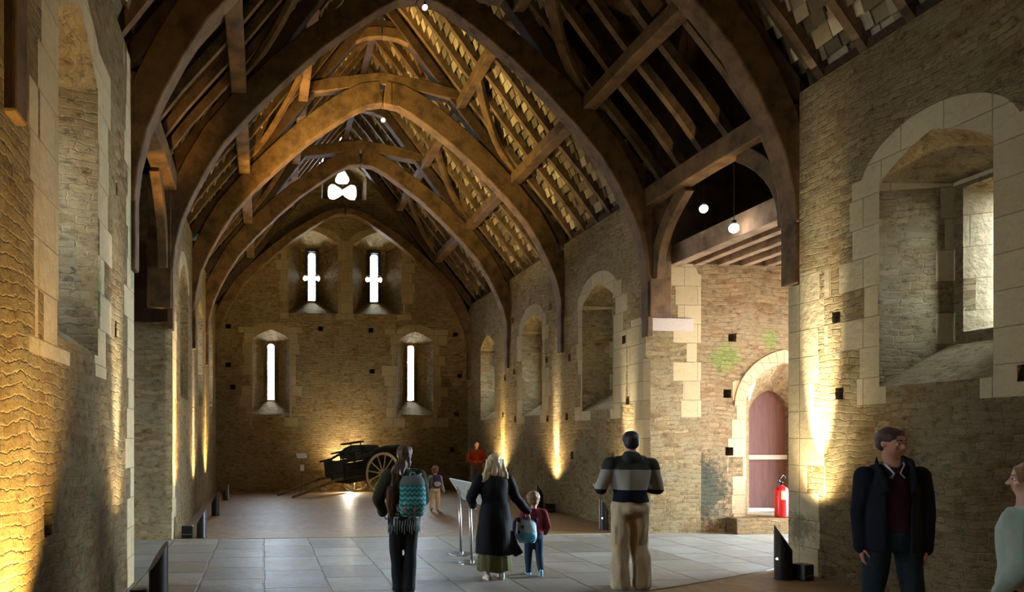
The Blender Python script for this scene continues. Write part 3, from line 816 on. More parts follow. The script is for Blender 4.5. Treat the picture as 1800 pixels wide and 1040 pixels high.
        MB().cap(s.hp(-.15, .70, -.455), q * .038, s.hp(.15, .70, -.455), q * .038, 8).build('lips', LIPM, s.root, True)
        return o
    def torso(s, m, t, z0=None, flare=0, z1=None):
        H = s.H; L = s.L; hv = s.heavy
        prof = [(s.zp - .02 * H, .088, .062), (s.zp + .03 * H, .096, .068), (s.zp + .09 * H, .083, .060), ((s.zp + s.zsh) / 2 + .02 * H, .090, .063), (s.zsh - .06 * H, .098, .064), (s.zsh - .01 * H, .090, .052), (s.zsh + .018 * H, .052, .040)]
        if s.child: prof = [(z, a * 1.0, b * 1.12) for z, a, b in prof]
        w = s.sh / (.112 * H)
        rs = [(0, L(z), z, a * H * hv * (w if z > s.zp + .1 * H else 1) + t, b * H * hv + t) for z, a, b in prof]
        if z0 is not None:
            rs = [(0, 0, z0, rs[0][3] * .96 + flare, rs[0][4] * .96 + flare * .8), (0, 0, (z0 + rs[0][2]) / 2, rs[0][3] * 1.0 + flare * .5, rs[0][4] + flare * .4)] + rs if z0 < rs[0][2] - .03 else [r for r in rs if r[2] >= z0]
        m.rings(rs, 24)
        m.cap((-s.sh * .92, L(s.zsh), s.zsh - .022 * H), .030 * H + t, (s.sh * .92, L(s.zsh), s.zsh - .022 * H), .030 * H + t, 14)
        m.cap((-s.sh * .6, L(s.zsh), s.zsh - .006 * H), .028 * H + t, (s.sh * .6, L(s.zsh), s.zsh - .006 * H), .028 * H + t, 14)
    def arm_to(s, m, sd, t, frac=1.0, loose=1.0):
        a, e, w = s.arm[sd]; H = s.H; hv = s.heavy
        w2 = e + (w - e) * frac
        m.cap(a, .031 * H * hv + t, e, .0235 * H * hv + t * loose, 14)
        m.cap(e, .0235 * H * hv + t * loose, w2, .0165 * H + t * loose, 14)
        return w2
    def leg_to(s, m, sd, t, frac=1.0, loose=0, hem=0):
        a, kn, an = s.leg[sd]; H = s.H; hv = s.heavy
        m.cap(a, .050 * H * hv + t, kn, .0315 * H * hv + t + loose, 16)
        an2 = kn + (an - kn) * frac
        mid = kn + (an - kn) * .35 + Vector((0, -.008 * H, 0))
        if frac > .36:
            m.cap(kn, .031 * H * hv + t + loose, mid, .031 * H * hv + t + loose, 14); m.cap(mid, .031 * H * hv + t + loose, an2, .021 * H + t + loose + hem, 14)
        if t == 0 and loose == 0:
            m.cap(an + Vector((0, -.02 * H, -.022 * H)), .020 * H, an + Vector((0, .075 * H, -.032 * H)), .013 * H, 10)
    def top(s, name, mat, t=.016, z0=None, flare=0, sleeve=1.0, wr=.010, vox=.011, collar=0, loose=1.1, extra=None, seed=0):
        m = MB(); s.torso(m, t, z0, flare)
        for sd in (-1, 1): s.arm_to(m, sd, t, sleeve, loose)
        if collar: m.tube([(0, s.L(s.zsh) - .005, s.zsh + .0 * s.H), (0, s.L(s.zsh) - .005 + .01, s.zsh + collar)], [.045 * s.H * s.heavy + t, .036 * s.H * s.heavy + t * .7], 18, up=(0, 1, 0))
        if extra: extra(m)
        return m.blob(name, mat, s.root, vox, 5, wr, 8, seed, .6)
    def trousers(s, mat, t=.014, loose=.006, hem=.012, wr=.010, zt=None, name='trousers', extra=None, frac=1.0):
        m = MB(); H = s.H; hv = s.heavy; zt = zt or s.zp + .055 * H
        m.rings([(0, 0, s.zp - .05 * H, .070 * H * hv + t, .052 * H * hv + t), (0, 0, s.zp, .089 * H * hv + t, .066 * H * hv + t), (0, 0, zt, .088 * H * hv + t, .062 * H * hv + t)], 22)
        m.ball((0, -.02 * H, s.zp - .012 * H), (.078 * H * hv + t, .055 * H * hv + t, .05 * H), 16)
        for sd in (-1, 1): s.leg_to(m, sd, t, frac, loose, hem)
        if extra: extra(m)
        return m.blob(name, mat, s.root, .011, 5, wr, 10, 3, .55)
    def shoes(s, mat, h=1.0, boot=0, toe=(0, 0), sole=None, name='shoe'):
        for i, sd in enumerate((-1, 1)):
            a, kn, an = s.leg[sd]; H = s.H; m = MB(); d = (an - kn).normalized()
            # foot pitch follows the shin: a trailing foot rises onto the toe
            f = Vector((sd * .12, 1, 0)).normalized(); pitch = toe[i]
            f = (f * math.cos(pitch) + Vector((0, 0, -math.sin(pitch)))).normalized(); up = Vector((0, 0, 1)); up = (up - f * up.dot(f)).normalized()
            b = an - up * .026 * H
            m.cap(b - f * .022 * H, .021 * H * h, b + f * .045 * H - up * .003 * H, .021 * H * h, 12)
            m.cap(b + f * .045 * H - up * .003 * H, .021 * H * h, b + f * .095 * H - up * .008 * H, .0155 * H * h, 12)
            m.cap(b, .021 * H * h, an + up * .01 * H, .022 * H, 12)
            if boot: m.cap(an - d * boot, .026 * H + .006, an, .024 * H + .004, 14)
            o = m.blob(name, mat, s.root, .008, 4)
            if sole:
                q = MB(); c0 = b - up * .0195 * H * h
                for t_, w_ in ((-.035, .016), (0, .02), (.05, .023), (.085, .02), (.105, .01)):
                    pass
                q.cap(c0 - f * .022 * H, .017 * H, c0 + f * .085 * H, .016 * H, 12)
                bb = q.blob('sole', sole, o, .008, 2); 
    def hair(s, mat, shape, wr=.006, vox=.009, seed=1, name='hair', wf=22):
        m = MB(); shape(m, s); return m.blob(name, mat, s.root, vox, 2, wr, wf, seed, .35)

def short_hair(m, s, thick=1.0, crop=False, back=-.35):
    q = s.hh / 2; HR = s.HR
    m.ball(s.hp(0, -.20, .34), (q * .78 * thick, q * .86 * thick, q * .74 * thick), 18, HR)
    m.ball(s.hp(0, -.38, back * .5 + .1), (q * .70, q * .62, q * .62), 16, HR)
    m.ball(s.hp(0, .30, .78), (q * .45, q * .34, q * .20), 12, HR)

def strandm(name, c1, c2, rough=.5):
    t = NT(name, rough, .4)
    tc = t.node('ShaderNodeTexCoord').outputs['Object']
    n = t.noise(t.scale(tc, (60, 60, 5)), 1.5, 4, .7)
    t.color(t.mix(n, c1, c2)); t.bump(n, .8, .006); return t.m

def cloth(name, c, var=.2, rough=.9, nscale=30, bump=.003):
    return simple(name, c, rough, .15, 0, var, nscale, bump)

# ---- man in the striped hoodie, walking away
p = Human('man from behind in a hoodie with a broad grey band and beige cargo trousers', (4.33, 8.38, 0), R(-8), 1.87,
          arms=[((-.36, .1, -1), (.22, 1, -.02)), ((.36, .1, -1), (-.40, 1, .0))], legs=[((-.05, .02, -1), (-.02, -.04, -1)), ((.05, .12, -1), (.03, -.12, -1))], sh=.125, heavy=1.08)
p.body()
th = NT('hoodie_cloth', .95, .1); tc = th.node('ShaderNodeTexCoord').outputs['Object']; sp = th.node('ShaderNodeSeparateXYZ'); th.link(tc, sp.inputs[0])
z = sp.outputs[2]
ab = th.math('ADD', z, th.math('MULTIPLY', th.math('SUBTRACT', th.noise(tc, 2, 2), .5), .03))
band = th.math('MULTIPLY', th.math('GREATER_THAN', ab, p.zsh - .335), th.math('LESS_THAN', ab, p.zsh - .10))
n = th.noise(tc, 60, 3)
c = th.mix(th.math('GREATER_THAN', ab, p.zsh - .2), (.012, .014, .024), (.045, .047, .036))
c = th.mix(band, c, (.33, .31, .27)); c = th.mix(.3, c, th.mix(n, (.4, .4, .4), (1.2, 1.2, 1.2)), 'MULTIPLY'); th.color(c); th.bump(n, .3, .003)
def hood(m):
    m.tube([(0, -.02, p.zsh + .0), (0, .0, p.zsh + .035), (0, .01, p.zsh + .075)], [.125, .10, .078], 18, up=(0, 1, 0))
    m.ball((0, -.085, p.zsh + .035), (.115, .075, .075), 16); m.ball((0, -.03, p.zsh + .085), (.095, .085, .035), 14)
    m.cap((-.09, -.05, p.zsh + .035), .04, (.09, -.05, p.zsh + .035), .04, 12)
p.top('hoodie', th.m, .024, p.zp + .045, 0, 1.0, .014, extra=hood)
def cargo(m):
    for sd in (-1, 1):
        a, kn, an = p.leg[sd]; c_ = a + (kn - a) * .72 + Vector((sd * .075, 0, 0)); m.box(c_.x - .02, c_.x + .02, c_.y - .08, c_.y + .08, c_.z - .10, c_.z + .10)
p.trousers(cloth('cargo_beige', (.47, .37, .23), .15), .018, .026, .026, .022, extra=cargo)
p.shoes(BLACK, 1.1, sole=cloth('sole_grey', (.3, .3, .3)))
p.hair(strandm('hair_dark', (.008, .006, .006), (.03, .022, .018)), lambda m, s: short_hair(m, s, 1.03))

# ---- woman with the teal backpack
p = bw = Human('woman with long brown hair over her left shoulder, walking away wearing the teal backpack', (1.62, 8.45, 0), R(4), 1.71,
          arms=[((-.48, .05, -1), (.32, .55, -.65)), ((.25, .1, -1), (-.12, .8, -.6))], legs=[((-.0, .1, -1), (.08, -.02, -1)), ((-.03, .0, -1), (-.07, -.1, -1))], sh=.105, heavy=1.1)
p.body()
p.top('jacket', cloth('jacket_green', (.035, .040, .024)), .026, p.zp - .0, .0, 1.0, .014, collar=.05)
# patterned tunic with a fringe below the jacket
tt = NT('tunic_cloth', .95, .1); tc = tt.node('ShaderNodeTexCoord').outputs['Object']; sp = tt.node('ShaderNodeSeparateXYZ'); tt.link(tc, sp.inputs[0])
zz = tt.math('ADD', sp.outputs[2], tt.math('MULTIPLY', tt.math('SUBTRACT', tt.noise(tc, 14, 2), .5), .02))
st = tt.math('GREATER_THAN', tt.math('SINE', tt.math('MULTIPLY', zz, 150)), .35)
lowm = tt.math('LESS_THAN', zz, p.zp - .02)
fr = tt.math('GREATER_THAN', tt.math('SINE', tt.math('MULTIPLY', sp.outputs[0], 210)), .0)
c = tt.mix(st, (.02, .05, .05), (.30, .42, .38)); c = tt.mix(lowm, c, tt.mix(fr, (.012, .014, .016), (.28, .33, .32))); tt.color(c)
m = MB(); m.rings([(0, 0, p.zp - .105, .185, .13), (0, 0, p.zp - .03, .19, .14), (0, 0, p.zp + .07, .17, .125)], 30)
tu = m.blob('tunic', tt.m, p.root, .010, 4, .012, 16, 4, .3)
m = MB()
for k in range(40):
    a = 2 * math.pi * k / 40; x, y = .183 * math.cos(a), .128 * math.sin(a)
    m.cap((x, y, p.zp - .10), .0055, (x * 1.04, y * 1.04 , p.zp - .155 - .02 * (k % 3)), .004, 6)
m.build('fringe', cloth('fringe_grey', (.26, .30, .29)), tu, True)
p.trousers(cloth('trousers_black', (.022, .024, .028), .3), .010, .004, .028, .010)
p.shoes(BLACK)
def hair1(m, s):
    short_hair(m, s, 1.02)
    q = s.hh / 2
    m.cap(s.hp(0, -.35, -.2), q * .60, s.hp(-.25, -.45, -1.0), q * .45)
    pts = [s.hp(-.2, -.35, -.7), Vector((-.12, -.085, s.zsh - .02)), Vector((-.165, -.10, s.zsh - .18)), Vector((-.175, -.085, s.zsh - .36)), Vector((-.17, -.07, s.zsh - .50))]
    m.tube(pts, [.075, .078, .07, .06, .03], 14)
    m.tube([s.hp(.2, -.4, -.5), s.hp(.1, -.5, -1.2)], [.06, .04], 10)
p.hair(strandm('hair_brown', (.018, .008, .004), (.12, .052, .022)), hair1, .016, .008, wf=26)

# ---- blonde woman in the long black coat
p = bl = Human('blonde woman from behind in a long black coat over an olive skirt', (2.92, 9.15, 0), R(2), 1.59,
          arms=[((-.50, .0, -1), (.35, .75, -.40)), ((.42, .02, -.95), (.72, .10, -.75))], legs=[((-.03, .04, -1), (.0, -.03, -1)), ((.02, .1, -1), (.0, -.08, -1))], sh=.118, heavy=1.08, lean=.03)
p.body(.35, hand_dir={1: (.35, .1, -1)})
def coat(m):
    p0 = p
    m.rings([(0.0, -.0, .33, .245, .20), (0, 0, .50, .235, .19), (0, 0, .68, .225, .18), (0, 0, .82, .205, .165), (0, 0, .98, .175, .135)], 26)
    m.curve_bar([(.17, -.10, .62), (.20, -.13, .45), (.265, -.15, .33)], .05, .12, up=(1, 0, 0))
p.top('coat', cloth('coat_black', (.010, .010, .012), .4, .8), .022, p.zp - .05, .02, 1.0, .014, extra=coat)
m = MB(); ws = []
for k in range(36):
    a = 2 * math.pi * k / 36; ws.append(a)
vs = []; fs = []
for r_, z_ in ((.17, .62), (.195, .40), (.215, .12)):
    for k, a in enumerate(ws):
        w = 1 + (.07 if z_ < .5 else .02) * math.sin(k * 1.9)
        vs.append((r_ * w * math.cos(a), r_ * .80 * w * math.sin(a), z_ + .012 * math.sin(k * .9)))
for j in range(2):
    for k in range(36): fs.append((j * 36 + k, j * 36 + (k + 1) % 36, (j + 1) * 36 + (k + 1) % 36, (j + 1) * 36 + k))
fs += [tuple(range(35, -1, -1)), tuple(range(72, 108))]
m.add(vs, fs); sk = m.build('skirt', cloth('skirt_olive', (.12, .115, .045), .3), p.root, True)
p.shoes(cloth('shoe_cream', (.68, .62, .52), .1), 1.05, toe=(.25, 1.0), sole=cloth('sole_white', (.75, .72, .66), .05))
def hair2(m, s):
    q = s.hh / 2; short_hair(m, s, 1.04)
    m.cap(s.hp(0, -.3, .1), q * .78, s.hp(-.05, -.45, -.9), q * .72)
    rr = random.Random(5)
    for k in range(17):
        x = -1.15 + 2.2 * k / 16; l = -1.95 - .35 * rr.random() - (.15 if x < 0 else 0); w = .17 + .05 * rr.random(); j = .12 * (rr.random() - .5)
        m.tube([s.hp(x * .60, -.52 - .25 * (1 - abs(x)), .3), s.hp(x * .92 + j, -.66 - .2 * (1 - abs(x)), -.6), s.hp(x * 1.22 - j, -.70 - .15 * (1 - abs(x)), -1.3), s.hp(x * 1.30 + j * 1.5, -.68, (l - 1.3) / 2 - .2), s.hp(x * 1.48 - .05, -.72, l)], [q * .40, q * w * 1.3, q * w * 1.15, q * w, q * .05], 8)
p.hair(strandm('hair_blonde', (.26, .18, .085), (.72, .57, .33)), hair2, .012, .007, wf=34)

# ---- small boy beside her
p = by = Human('small fair-haired boy in a maroon jumper and pale blue boots beside the blonde woman', (3.53, 9.40, 0), R(-12), 1.10,
          arms=[((-.25, -.02, -1), (.1, .5, -.8)), ((.35, -.05, -1), (-.1, .75, -.55))], legs=[((-.03, .14, -1), (.0, -.06, -1)), ((.04, .02, -1), (.03, -.62, -1))], child=True, head=(-25, 5))
p.body(.4, .006)
p.top('jumper', cloth('jumper_maroon', (.16, .022, .028), .25), .022, p.zp + .02, 0, 1.0, .009, .010, collar=.02)
p.trousers(cloth('jeans_navy', (.025, .045, .07), .3), .014, .004, .0, .007)
p.shoes(cloth('boot_blue', (.27, .48, .60), .15, .4), 1.15, boot=.10, toe=(0, .9), name='boot')
def boyhair(m, s):
    short_hair(m, s, 1.05); 
    for k in range(26):
        a = k * 2.4; e = .2 + .8 * (k / 26)
        m.ball(s.hp(.62 * math.cos(a) * e, -.25 + .62 * math.sin(a) * e, .95 - .95 * e * e), s.hh * .085, 8)
p.hair(strandm('hair_fair', (.13, .070, .03), (.42, .26, .12)), boyhair, .006, .007, wf=40)

# ---- far small boy with the purple backpack
p = fb = Human('small boy far down the hall in cream trousers walking away past the cart', (4.22, 17.95, 0), R(-6), 1.11,
          arms=[((-.45, .05, -1), (-.05, .5, -.8)), ((.25, -.05, -1), (.25, .2, -.9))], legs=[((-.08, .10, -1), (-.10, -.50, -1)), ((.05, .12, -1), (.02, -.02, -1))], child=True)
p.body(.3, .007)
p.top('shirt', cloth('shirt_grey_green', (.28, .34, .30), .15), .022, p.zp + .02, .0, 1.0, .008, .012)
p.trousers(cloth('trousers_cream', (.66, .55, .38), .1), .018, .010, .0, .008)
p.shoes(cloth('shoe_brown', (.10, .06, .04)), 1.15, toe=(.7, 0), sole=cloth('sole_pale', (.6, .55, .45)))
p.hair(strandm('hair_chestnut', (.10, .045, .03), (.26, .13, .08)), lambda m, s: short_hair(m, s, 1.04), .004)

# ---- woman in the orange-red top, facing us
p = Human('dark-haired woman facing us in an orange-red top, hands clasped, by the far right corner', (6.72, 22.9, 0), R(172), 1.70,
          arms=[((-.35, .12, -1), (.62, .75, -.12)), ((.35, .12, -1), (-.62, .75, -.12))], legs=[((-.08, .02, -1), (-.02, -.02, -1)), ((.08, .02, -1), (.02, -.02, -1))], sh=.112)
p.body(.7)
p.top('blouse', cloth('blouse_orange', (.34, .050, .02), .2), .022, p.zp - .0, .01, .9, .012)
p.trousers(cloth('jeans_grey', (.10, .085, .075), .3), .010, .002, .0, .008)
p.shoes(BLACK)
MB().tube([(-.05, .075, p.zsh + .02), (-.02, .125, p.zsh - .16), (0, .13, p.zsh - .26), (.02, .125, p.zsh - .16), (.05, .075, p.zsh + .02)], .005, 6).build('lanyard', cloth('lanyard_pale', (.6, .5, .4)), p.root, True)
def hair3(m, s):
    q = s.hh / 2; m.ball(s.hp(0, -.22, .36), (q * .80, q * .84, q * .74), 18, s.HR)
    for sd in (-1, 1): m.tube([s.hp(sd * .55, -.1, .5), s.hp(sd * .85, -.05, -.4), s.hp(sd * 1.0, .0, -1.4), s.hp(sd * .95, .15, -2.3)], [q * .35, q * .34, q * .38, q * .12], 10)
    m.tube([s.hp(0, -.5, .2), s.hp(0, -.6, -1.0), s.hp(0, -.7, -1.9)], [q * .7, q * .7, q * .4], 12)
p.hair(strandm('hair_black', (.012, .007, .006), (.06, .03, .025)), hair3, .006)

# ---- man in the dark open jacket by the right wall
p = rm = Human('man facing us in a dark open jacket and maroon jumper by the right wall', (5.08, 5.52, 0), R(155), 1.875,
          arms=[((-.13, -.06, -1), (.04, .12, -1)), ((.13, -.06, -1), (-.04, .12, -1))], legs=[((-.09, .02, -1), (-.03, -.02, -1)), ((.09, .02, -1), (.03, -.02, -1))], sh=.100, heavy=.98, head=(32, -3),
          skin=simple('skin_ruddy', (.55, .27, .18), .6, .3, var=.1, nscale=14))
p.body(.5)
p.top('jumper', cloth('jumper_dark_maroon', (.036, .010, .014), .35), .014, p.zp + .02, .0, .3, .006, loose=.5)
# shirt collar
m = MB()
for sd in (-1, 1): m.curve_bar([(sd * .075, -.01, p.zsh + .065), (sd * .065, .06, p.zsh + .05), (sd * .022, .105, p.zsh - .02), (sd * .045, .115, p.zsh - .055)], .008, .022, up=(0, 0, 1))
m.build('shirt_collar', cloth('shirt_white', (.62, .60, .62), .05), p.root, True)
# jacket: back and sides, open down the front
JD = cloth('jacket_navy', (.010, .013, .020), .4, .85)
def jopen(m):
    H = p.H
    for sd in (-1, 1): m.curve_bar([(sd * .07, -.06, p.zsh + .075), (sd * .11, .02, p.zsh + .045), (sd * .10, .085, p.zsh - .05), (sd * .085, .12, p.zsh - .16)], .03, .075, up=(0, 0, 1))
j = MB(); H = p.H
segs = 30; vs = []; fs = []
prof = [(.88, .205, .165), (.98, .200, .165), (1.12, .195, .160), (1.28, .195, .155), (1.42, .185, .145), (1.50, .150, .115), (1.555, .095, .09)]
a0, a1 = R(90 + 26), R(360 + 90 - 26)
for z_, rx, ry in prof:
    op = 1.0 if z_ < 1.45 else .8
    for q_ in range(segs):
        a = a0 + (a1 - a0) * q_ / (segs - 1)
        for rr in (0,):
            vs.append((rx * math.cos(a), ry * math.sin(a) - .0, z_))
npf = len(prof)
outer = list(vs); inner = [(x * .90, y * .90, z) for x, y, z in vs]
n0 = len(outer)
for k in range(npf - 1):
    for q_ in range(segs - 1):
        a = k * segs + q_; fs.append((a, a + 1, a + 1 + segs, a + segs)); fs.append((a + n0, a + segs + n0, a + 1 + segs + n0, a + 1 + n0))
for k in range(npf - 1):
    a = k * segs; fs.append((a, a + segs, a + segs + n0, a + n0)); a = k * segs + segs - 1; fs.append((a, a + n0, a + segs + n0, a + segs))
for q_ in range(segs - 1):
    fs.append((q_, q_ + n0, q_ + 1 + n0, q_ + 1)); a = (npf - 1) * segs + q_; fs.append((a, a + 1, a + 1 + n0, a + n0))
j.add(outer + inner, fs)
for sd in (-1, 1):
    p.arm_to(j, sd, .022, 1.03, 1.1)
    j.cap((sd * p.sh * .55, 0, p.zsh - .015), .055, (sd * p.sh, 0, p.zsh - .045), .066, 14)
    j.curve_bar([(sd * .085, -.07, p.zsh + .085), (sd * .115, .02, p.zsh + .055), (sd * .115, .10, p.zsh - .04), (sd * .10, .15, p.zsh - .17)], .03, .085, up=(0, 0, 1))
j.blob('jacket', JD, p.root, .011, 4, .016, 7, 9, .5)
p.trousers(cloth('jeans_dark', (.020, .032, .045), .4), .014, .006, .008, .012)
p.shoes(BLACK)
def manhair(m, s):
    q = s.hh / 2
    m.ball(s.hp(0, -.20, .36), (q * .78, q * .86, q * .72), 18, s.HR); m.ball(s.hp(0, -.42, -.05), (q * .68, q * .54, q * .55), 14, s.HR)
    m.ball(s.hp(0, .28, .76), (q * .46, q * .32, q * .17), 12, s.HR)
p.hair(strandm('hair_grey_brown', (.022, .012, .008), (.085, .050, .034)), manhair, .005)

# ---- woman at the right edge
p = ew = Human('auburn-haired woman in a pale green long-sleeved top at the right edge of the photo', (4.56, 3.98, 0), R(30), 1.655,
          arms=[((-.50, -.12, -1), (-.10, .55, -1)), ((.3, -.05, -1), (0, .5, -1))], legs=[((-.03, .05, -1), (.0, -.04, -1)), ((.03, .05, -1), (.0, -.04, -1))], sh=.124, heavy=1.32, head=(18, 0))
p.body(.4)
p.top('long_sleeved_top', cloth('top_sage', (.40, .52, .45), .08), .012, p.zp - .03, .0, .82, .007, collar=.0)
p.trousers(cloth('trousers_dark', (.018, .020, .028), .3), .012, .004, .0, .008)
p.shoes(BLACK)
def hair4(m, s):
    q = s.hh / 2
    m.ball(s.hp(0, -.22, .32), (q * .80, q * .86, q * .76), 18, s.HR); m.ball(s.hp(0, -.5, -.1), (q * .66, q * .56, q * .6), 14, s.HR)
    m.ball(s.hp(0, -1.05, .05), (q * .42, q * .36, q * .40), 12, s.HR)
    m.cap(s.hp(.45, .5, .62), q * .14, s.hp(.62, .42, -.1), q * .07); m.cap(s.hp(-.45, .5, .62), q * .14, s.hp(-.62, .42, -.1), q * .07)
p.hair(strandm('hair_auburn', (.16, .055, .022), (.50, .25, .11)), hair4, .006)
MB().tube([p.hp(.80 * math.cos(a), .10, .30 + .86 * math.sin(a)) for a in [R(x) for x in range(-10, 191, 10)]], p.hh * .05, 8).build('headband', BLACK, p.root, True)

# ------------------------------------------------------------------ backpacks
def backpack(label, owner, off, sx, sy, sz, mats, rx=0, rz=0):
    o = empty('backpack', label, 'backpack', owner.root.location + Matrix.Rotation(owner.root.rotation_euler.z, 3, 'Z') @ Vector(off), owner.root.rotation_euler.z + rz)
    m = MB(); n = 22; rs = []
    for k in range(11):
        t = k / 10; w = (1 - abs(2 * t - 1) ** 3.2) ** .5 if 0 < t < 1 else .15
        rs.append((0, -.01 * math.sin(t * math.pi), sz * t, sx / 2 * (.70 + .30 * w) * (1 - .12 * t), sy / 2 * (.55 + .45 * w)))
    m.rings(rs, n)
    b = m.blob('bag', mats[0], o, .009, 6, .006, 12, 2)
    m = MB(); m.ball((0, -sy * .42, sz * .30), (sx * .40, sy * .28, sz * .24), 18); m.blob('front_pocket', mats[1], o, .009, 4, .004, 12, 5)
    for sd in (-1, 1):
        m = MB(); m.curve_bar([(sd * sx * .26, sy * .25, sz * .92), (sd * sx * .36, sy * .75, sz * 1.02), (sd * sx * .40, sy * 1.25, sz * .85), (sd * sx * .44, sy * 1.2, sz * .45), (sd * sx * .40, sy * .35, sz * .12)], .045 * sx / .28, .012, up=(0, 1, .3))
        m.build('strap', mats[2], o, True)
    m = MB(); m.curve_bar([(-.03, -.0, sz * .97), (-.02, -.0, sz * 1.08), (.02, 0, sz * 1.08), (.03, 0, sz * .97)], .012, .02, up=(0, 1, 0)); m.build('handle', mats[2], o, True)
    o.rotation_euler.x = rx
    return o
# teal scallop pattern with a grey upper part
t = NT('teal_pattern', .85, .2); tc = t.node('ShaderNodeTexCoord').outputs['Object']; sp = t.node('ShaderNodeSeparateXYZ'); t.link(tc, sp.inputs[0])
x_, z_ = sp.outputs[0], sp.outputs[2]
wv = t.math('SINE', t.math('ADD', t.math('MULTIPLY', z_, 115), t.math('MULTIPLY', t.math('ABSOLUTE', t.math('SINE', t.math('MULTIPLY', x_, 60))), 2.6)))
c = t.mix(t.math('GREATER_THAN', wv, .15), (.02, .17, .19), (.12, .42, .42))
vo = t.node('ShaderNodeTexVoronoi'); t.link(tc, vo.inputs['Vector']); vo.inputs['Scale'].default_value = 24
dots = t.math('MULTIPLY', t.math('LESS_THAN', vo.outputs['Distance'], .35), t.math('LESS_THAN', z_, .17))
c = t.mix(dots, c, t.ramp(t.noise(tc, 17), [(.42, (.45, .60, .56)), (.58, (.75, .22, .18))]))
c = t.mix(t.math('GREATER_THAN', z_, .36), c, t.mix(t.noise(tc, 20), (.09, .12, .12), (.20, .22, .21))); t.color(c)
TEAL = t.m
backpack('teal wave-patterned backpack with a grey upper part on the brown-haired woman', bw, (.035, -.235, bw.zp + .015), .33, .17, .46, (TEAL, TEAL, cloth('strap_grey', (.22, .28, .28))))
# blue bag with a cow-like spotted flap
t = NT('pale_blue_spotted', .7, .3); tc = t.node('ShaderNodeTexCoord').outputs['Object']
t.color(t.mix(t.math('GREATER_THAN', t.noise(tc, 9, 2), .60), (.40, .58, .66), (.02, .03, .05)))
bg_b = backpack('pale blue child backpack with dark spots, slipping off the boy in maroon', by, (-.115, -.175, by.zp - .07), .27, .14, .30, (t.m, cloth('pocket_blue', (.10, .38, .52), .1, .6), cloth('strap_navy', (.03, .06, .15))), rx=0, rz=R(10))
for sd in (-1, 1):
    MB().ball((sd * .11, -.02, .30), (.028, .02, .035), 10).build('ear', cloth('ear_dark', (.03, .03, .05)), bg_b, True)
backpack('purple and silver child backpack on the far boy in cream trousers', fb, (.03, -.155, fb.zp + .07), .22, .12, .30, (cloth('bag_purple', (.07, .05, .18)), cloth('bag_silver', (.42, .44, .50), .3, .35), cloth('strap_purple', (.06, .04, .14))))

# ------------------------------------------------------------------ farm cart
WY = simple('faded_yellow_paint', (.52, .44, .24), .65, .3, var=.2, nscale=8)
CB = wood('cart_board', (.014, .014, .012), (.045, .042, .034))
CW = wood('shaft_wood', (.06, .035, .02), (.17, .11, .06))
cart = empty('farm_cart', 'old black farm cart with two cream spoked wheels, standing before the far wall', 'cart', (3.45, 24.0, 0), R(180 + 27))
Rw = .68
for sd in (-1, 1):
    yc = sd * .74
    W = Matrix.Translation((0, yc, Rw)) @ Matrix.Rotation(R(90), 4, 'X')
    wh = MB()
    # felloe ring
    prof = [(Rw - .085, -.035), (Rw - .085, .035), (Rw, .035), (Rw, -.035)]
    seg = 48; vs = []; fs = []
    for q in range(seg):
        a = 2 * math.pi * q / seg
        for r_, z_ in prof: vs.append(W @ Vector((r_ * math.cos(a), r_ * math.sin(a), z_)))
    for q in range(seg):
        for k in range(4):
            a = q * 4 + k; b = q * 4 + (k + 1) % 4; c = ((q + 1) % seg) * 4 + (k + 1) % 4; d = ((q + 1) % seg) * 4 + k
            fs.append((a, b, c, d))
    wh.add(vs, fs); w = wh.build('wheel', WY, cart, False, .006)
    for q in range(12):
        a = 2 * math.pi * (q + .3) / 12
        MB().tube([W @ Vector((.08 * math.cos(a), .08 * math.sin(a), 0)), W @ Vector((.35 * math.cos(a), .35 * math.sin(a), -sd * .02)), W @ Vector(((Rw - .08) * math.cos(a), (Rw - .08) * math.sin(a), 0))], [.027, .020, .024], 8).build('spoke', WY, w, True)
    MB().lathe([(.05, -.17), (.075, -.15), (.085, -.05), (.115, -.04), (.115, .05), (.085, .06), (.07, .16), (.05, .17)], 20, W).build('hub', WY, w, True)
    t_ = MB(); vs = []; fs = []
    for q in range(seg):
        a = 2 * math.pi * q / seg
        for r_, z_ in ((Rw, -.034), (Rw, .034), (Rw + .012, .034), (Rw + .012, -.034)): vs.append(W @ Vector((r_ * math.cos(a), r_ * math.sin(a), z_)))
    for q in range(seg):
        for k in range(4):
            a = q * 4 + k; b = q * 4 + (k + 1) % 4; c = ((q + 1) % seg) * 4 + (k + 1) % 4; d = ((q + 1) % seg) * 4 + k
            fs.append((a, b, c, d))
    t_.add(vs, fs); t_.build('tyre', BLACK, w)
MB().tube([(0, -.80, Rw), (0, .80, Rw)], .035, 10).build('axle', BLACK, cart, True)
pit = R(7)   # the bed dips towards the shafts
T = Matrix.Translation((0, 0, .74)) @ Matrix.Rotation(pit, 4, 'Y')
MB().box(-.95, 1.35, -.56, .56, 0, .05, T).build('bed', CB, cart)
MB().box(-.5, 1.2, -.50, -.44, -.22, 0, T).box(-.5, 1.2, .44, .50, -.22, 0, T).box(1.1, 1.2, -.5, .5, -.22, 0, T).box(-.5, -.4, -.5, .5, -.22, 0, T).build('under_frame', CB, cart)
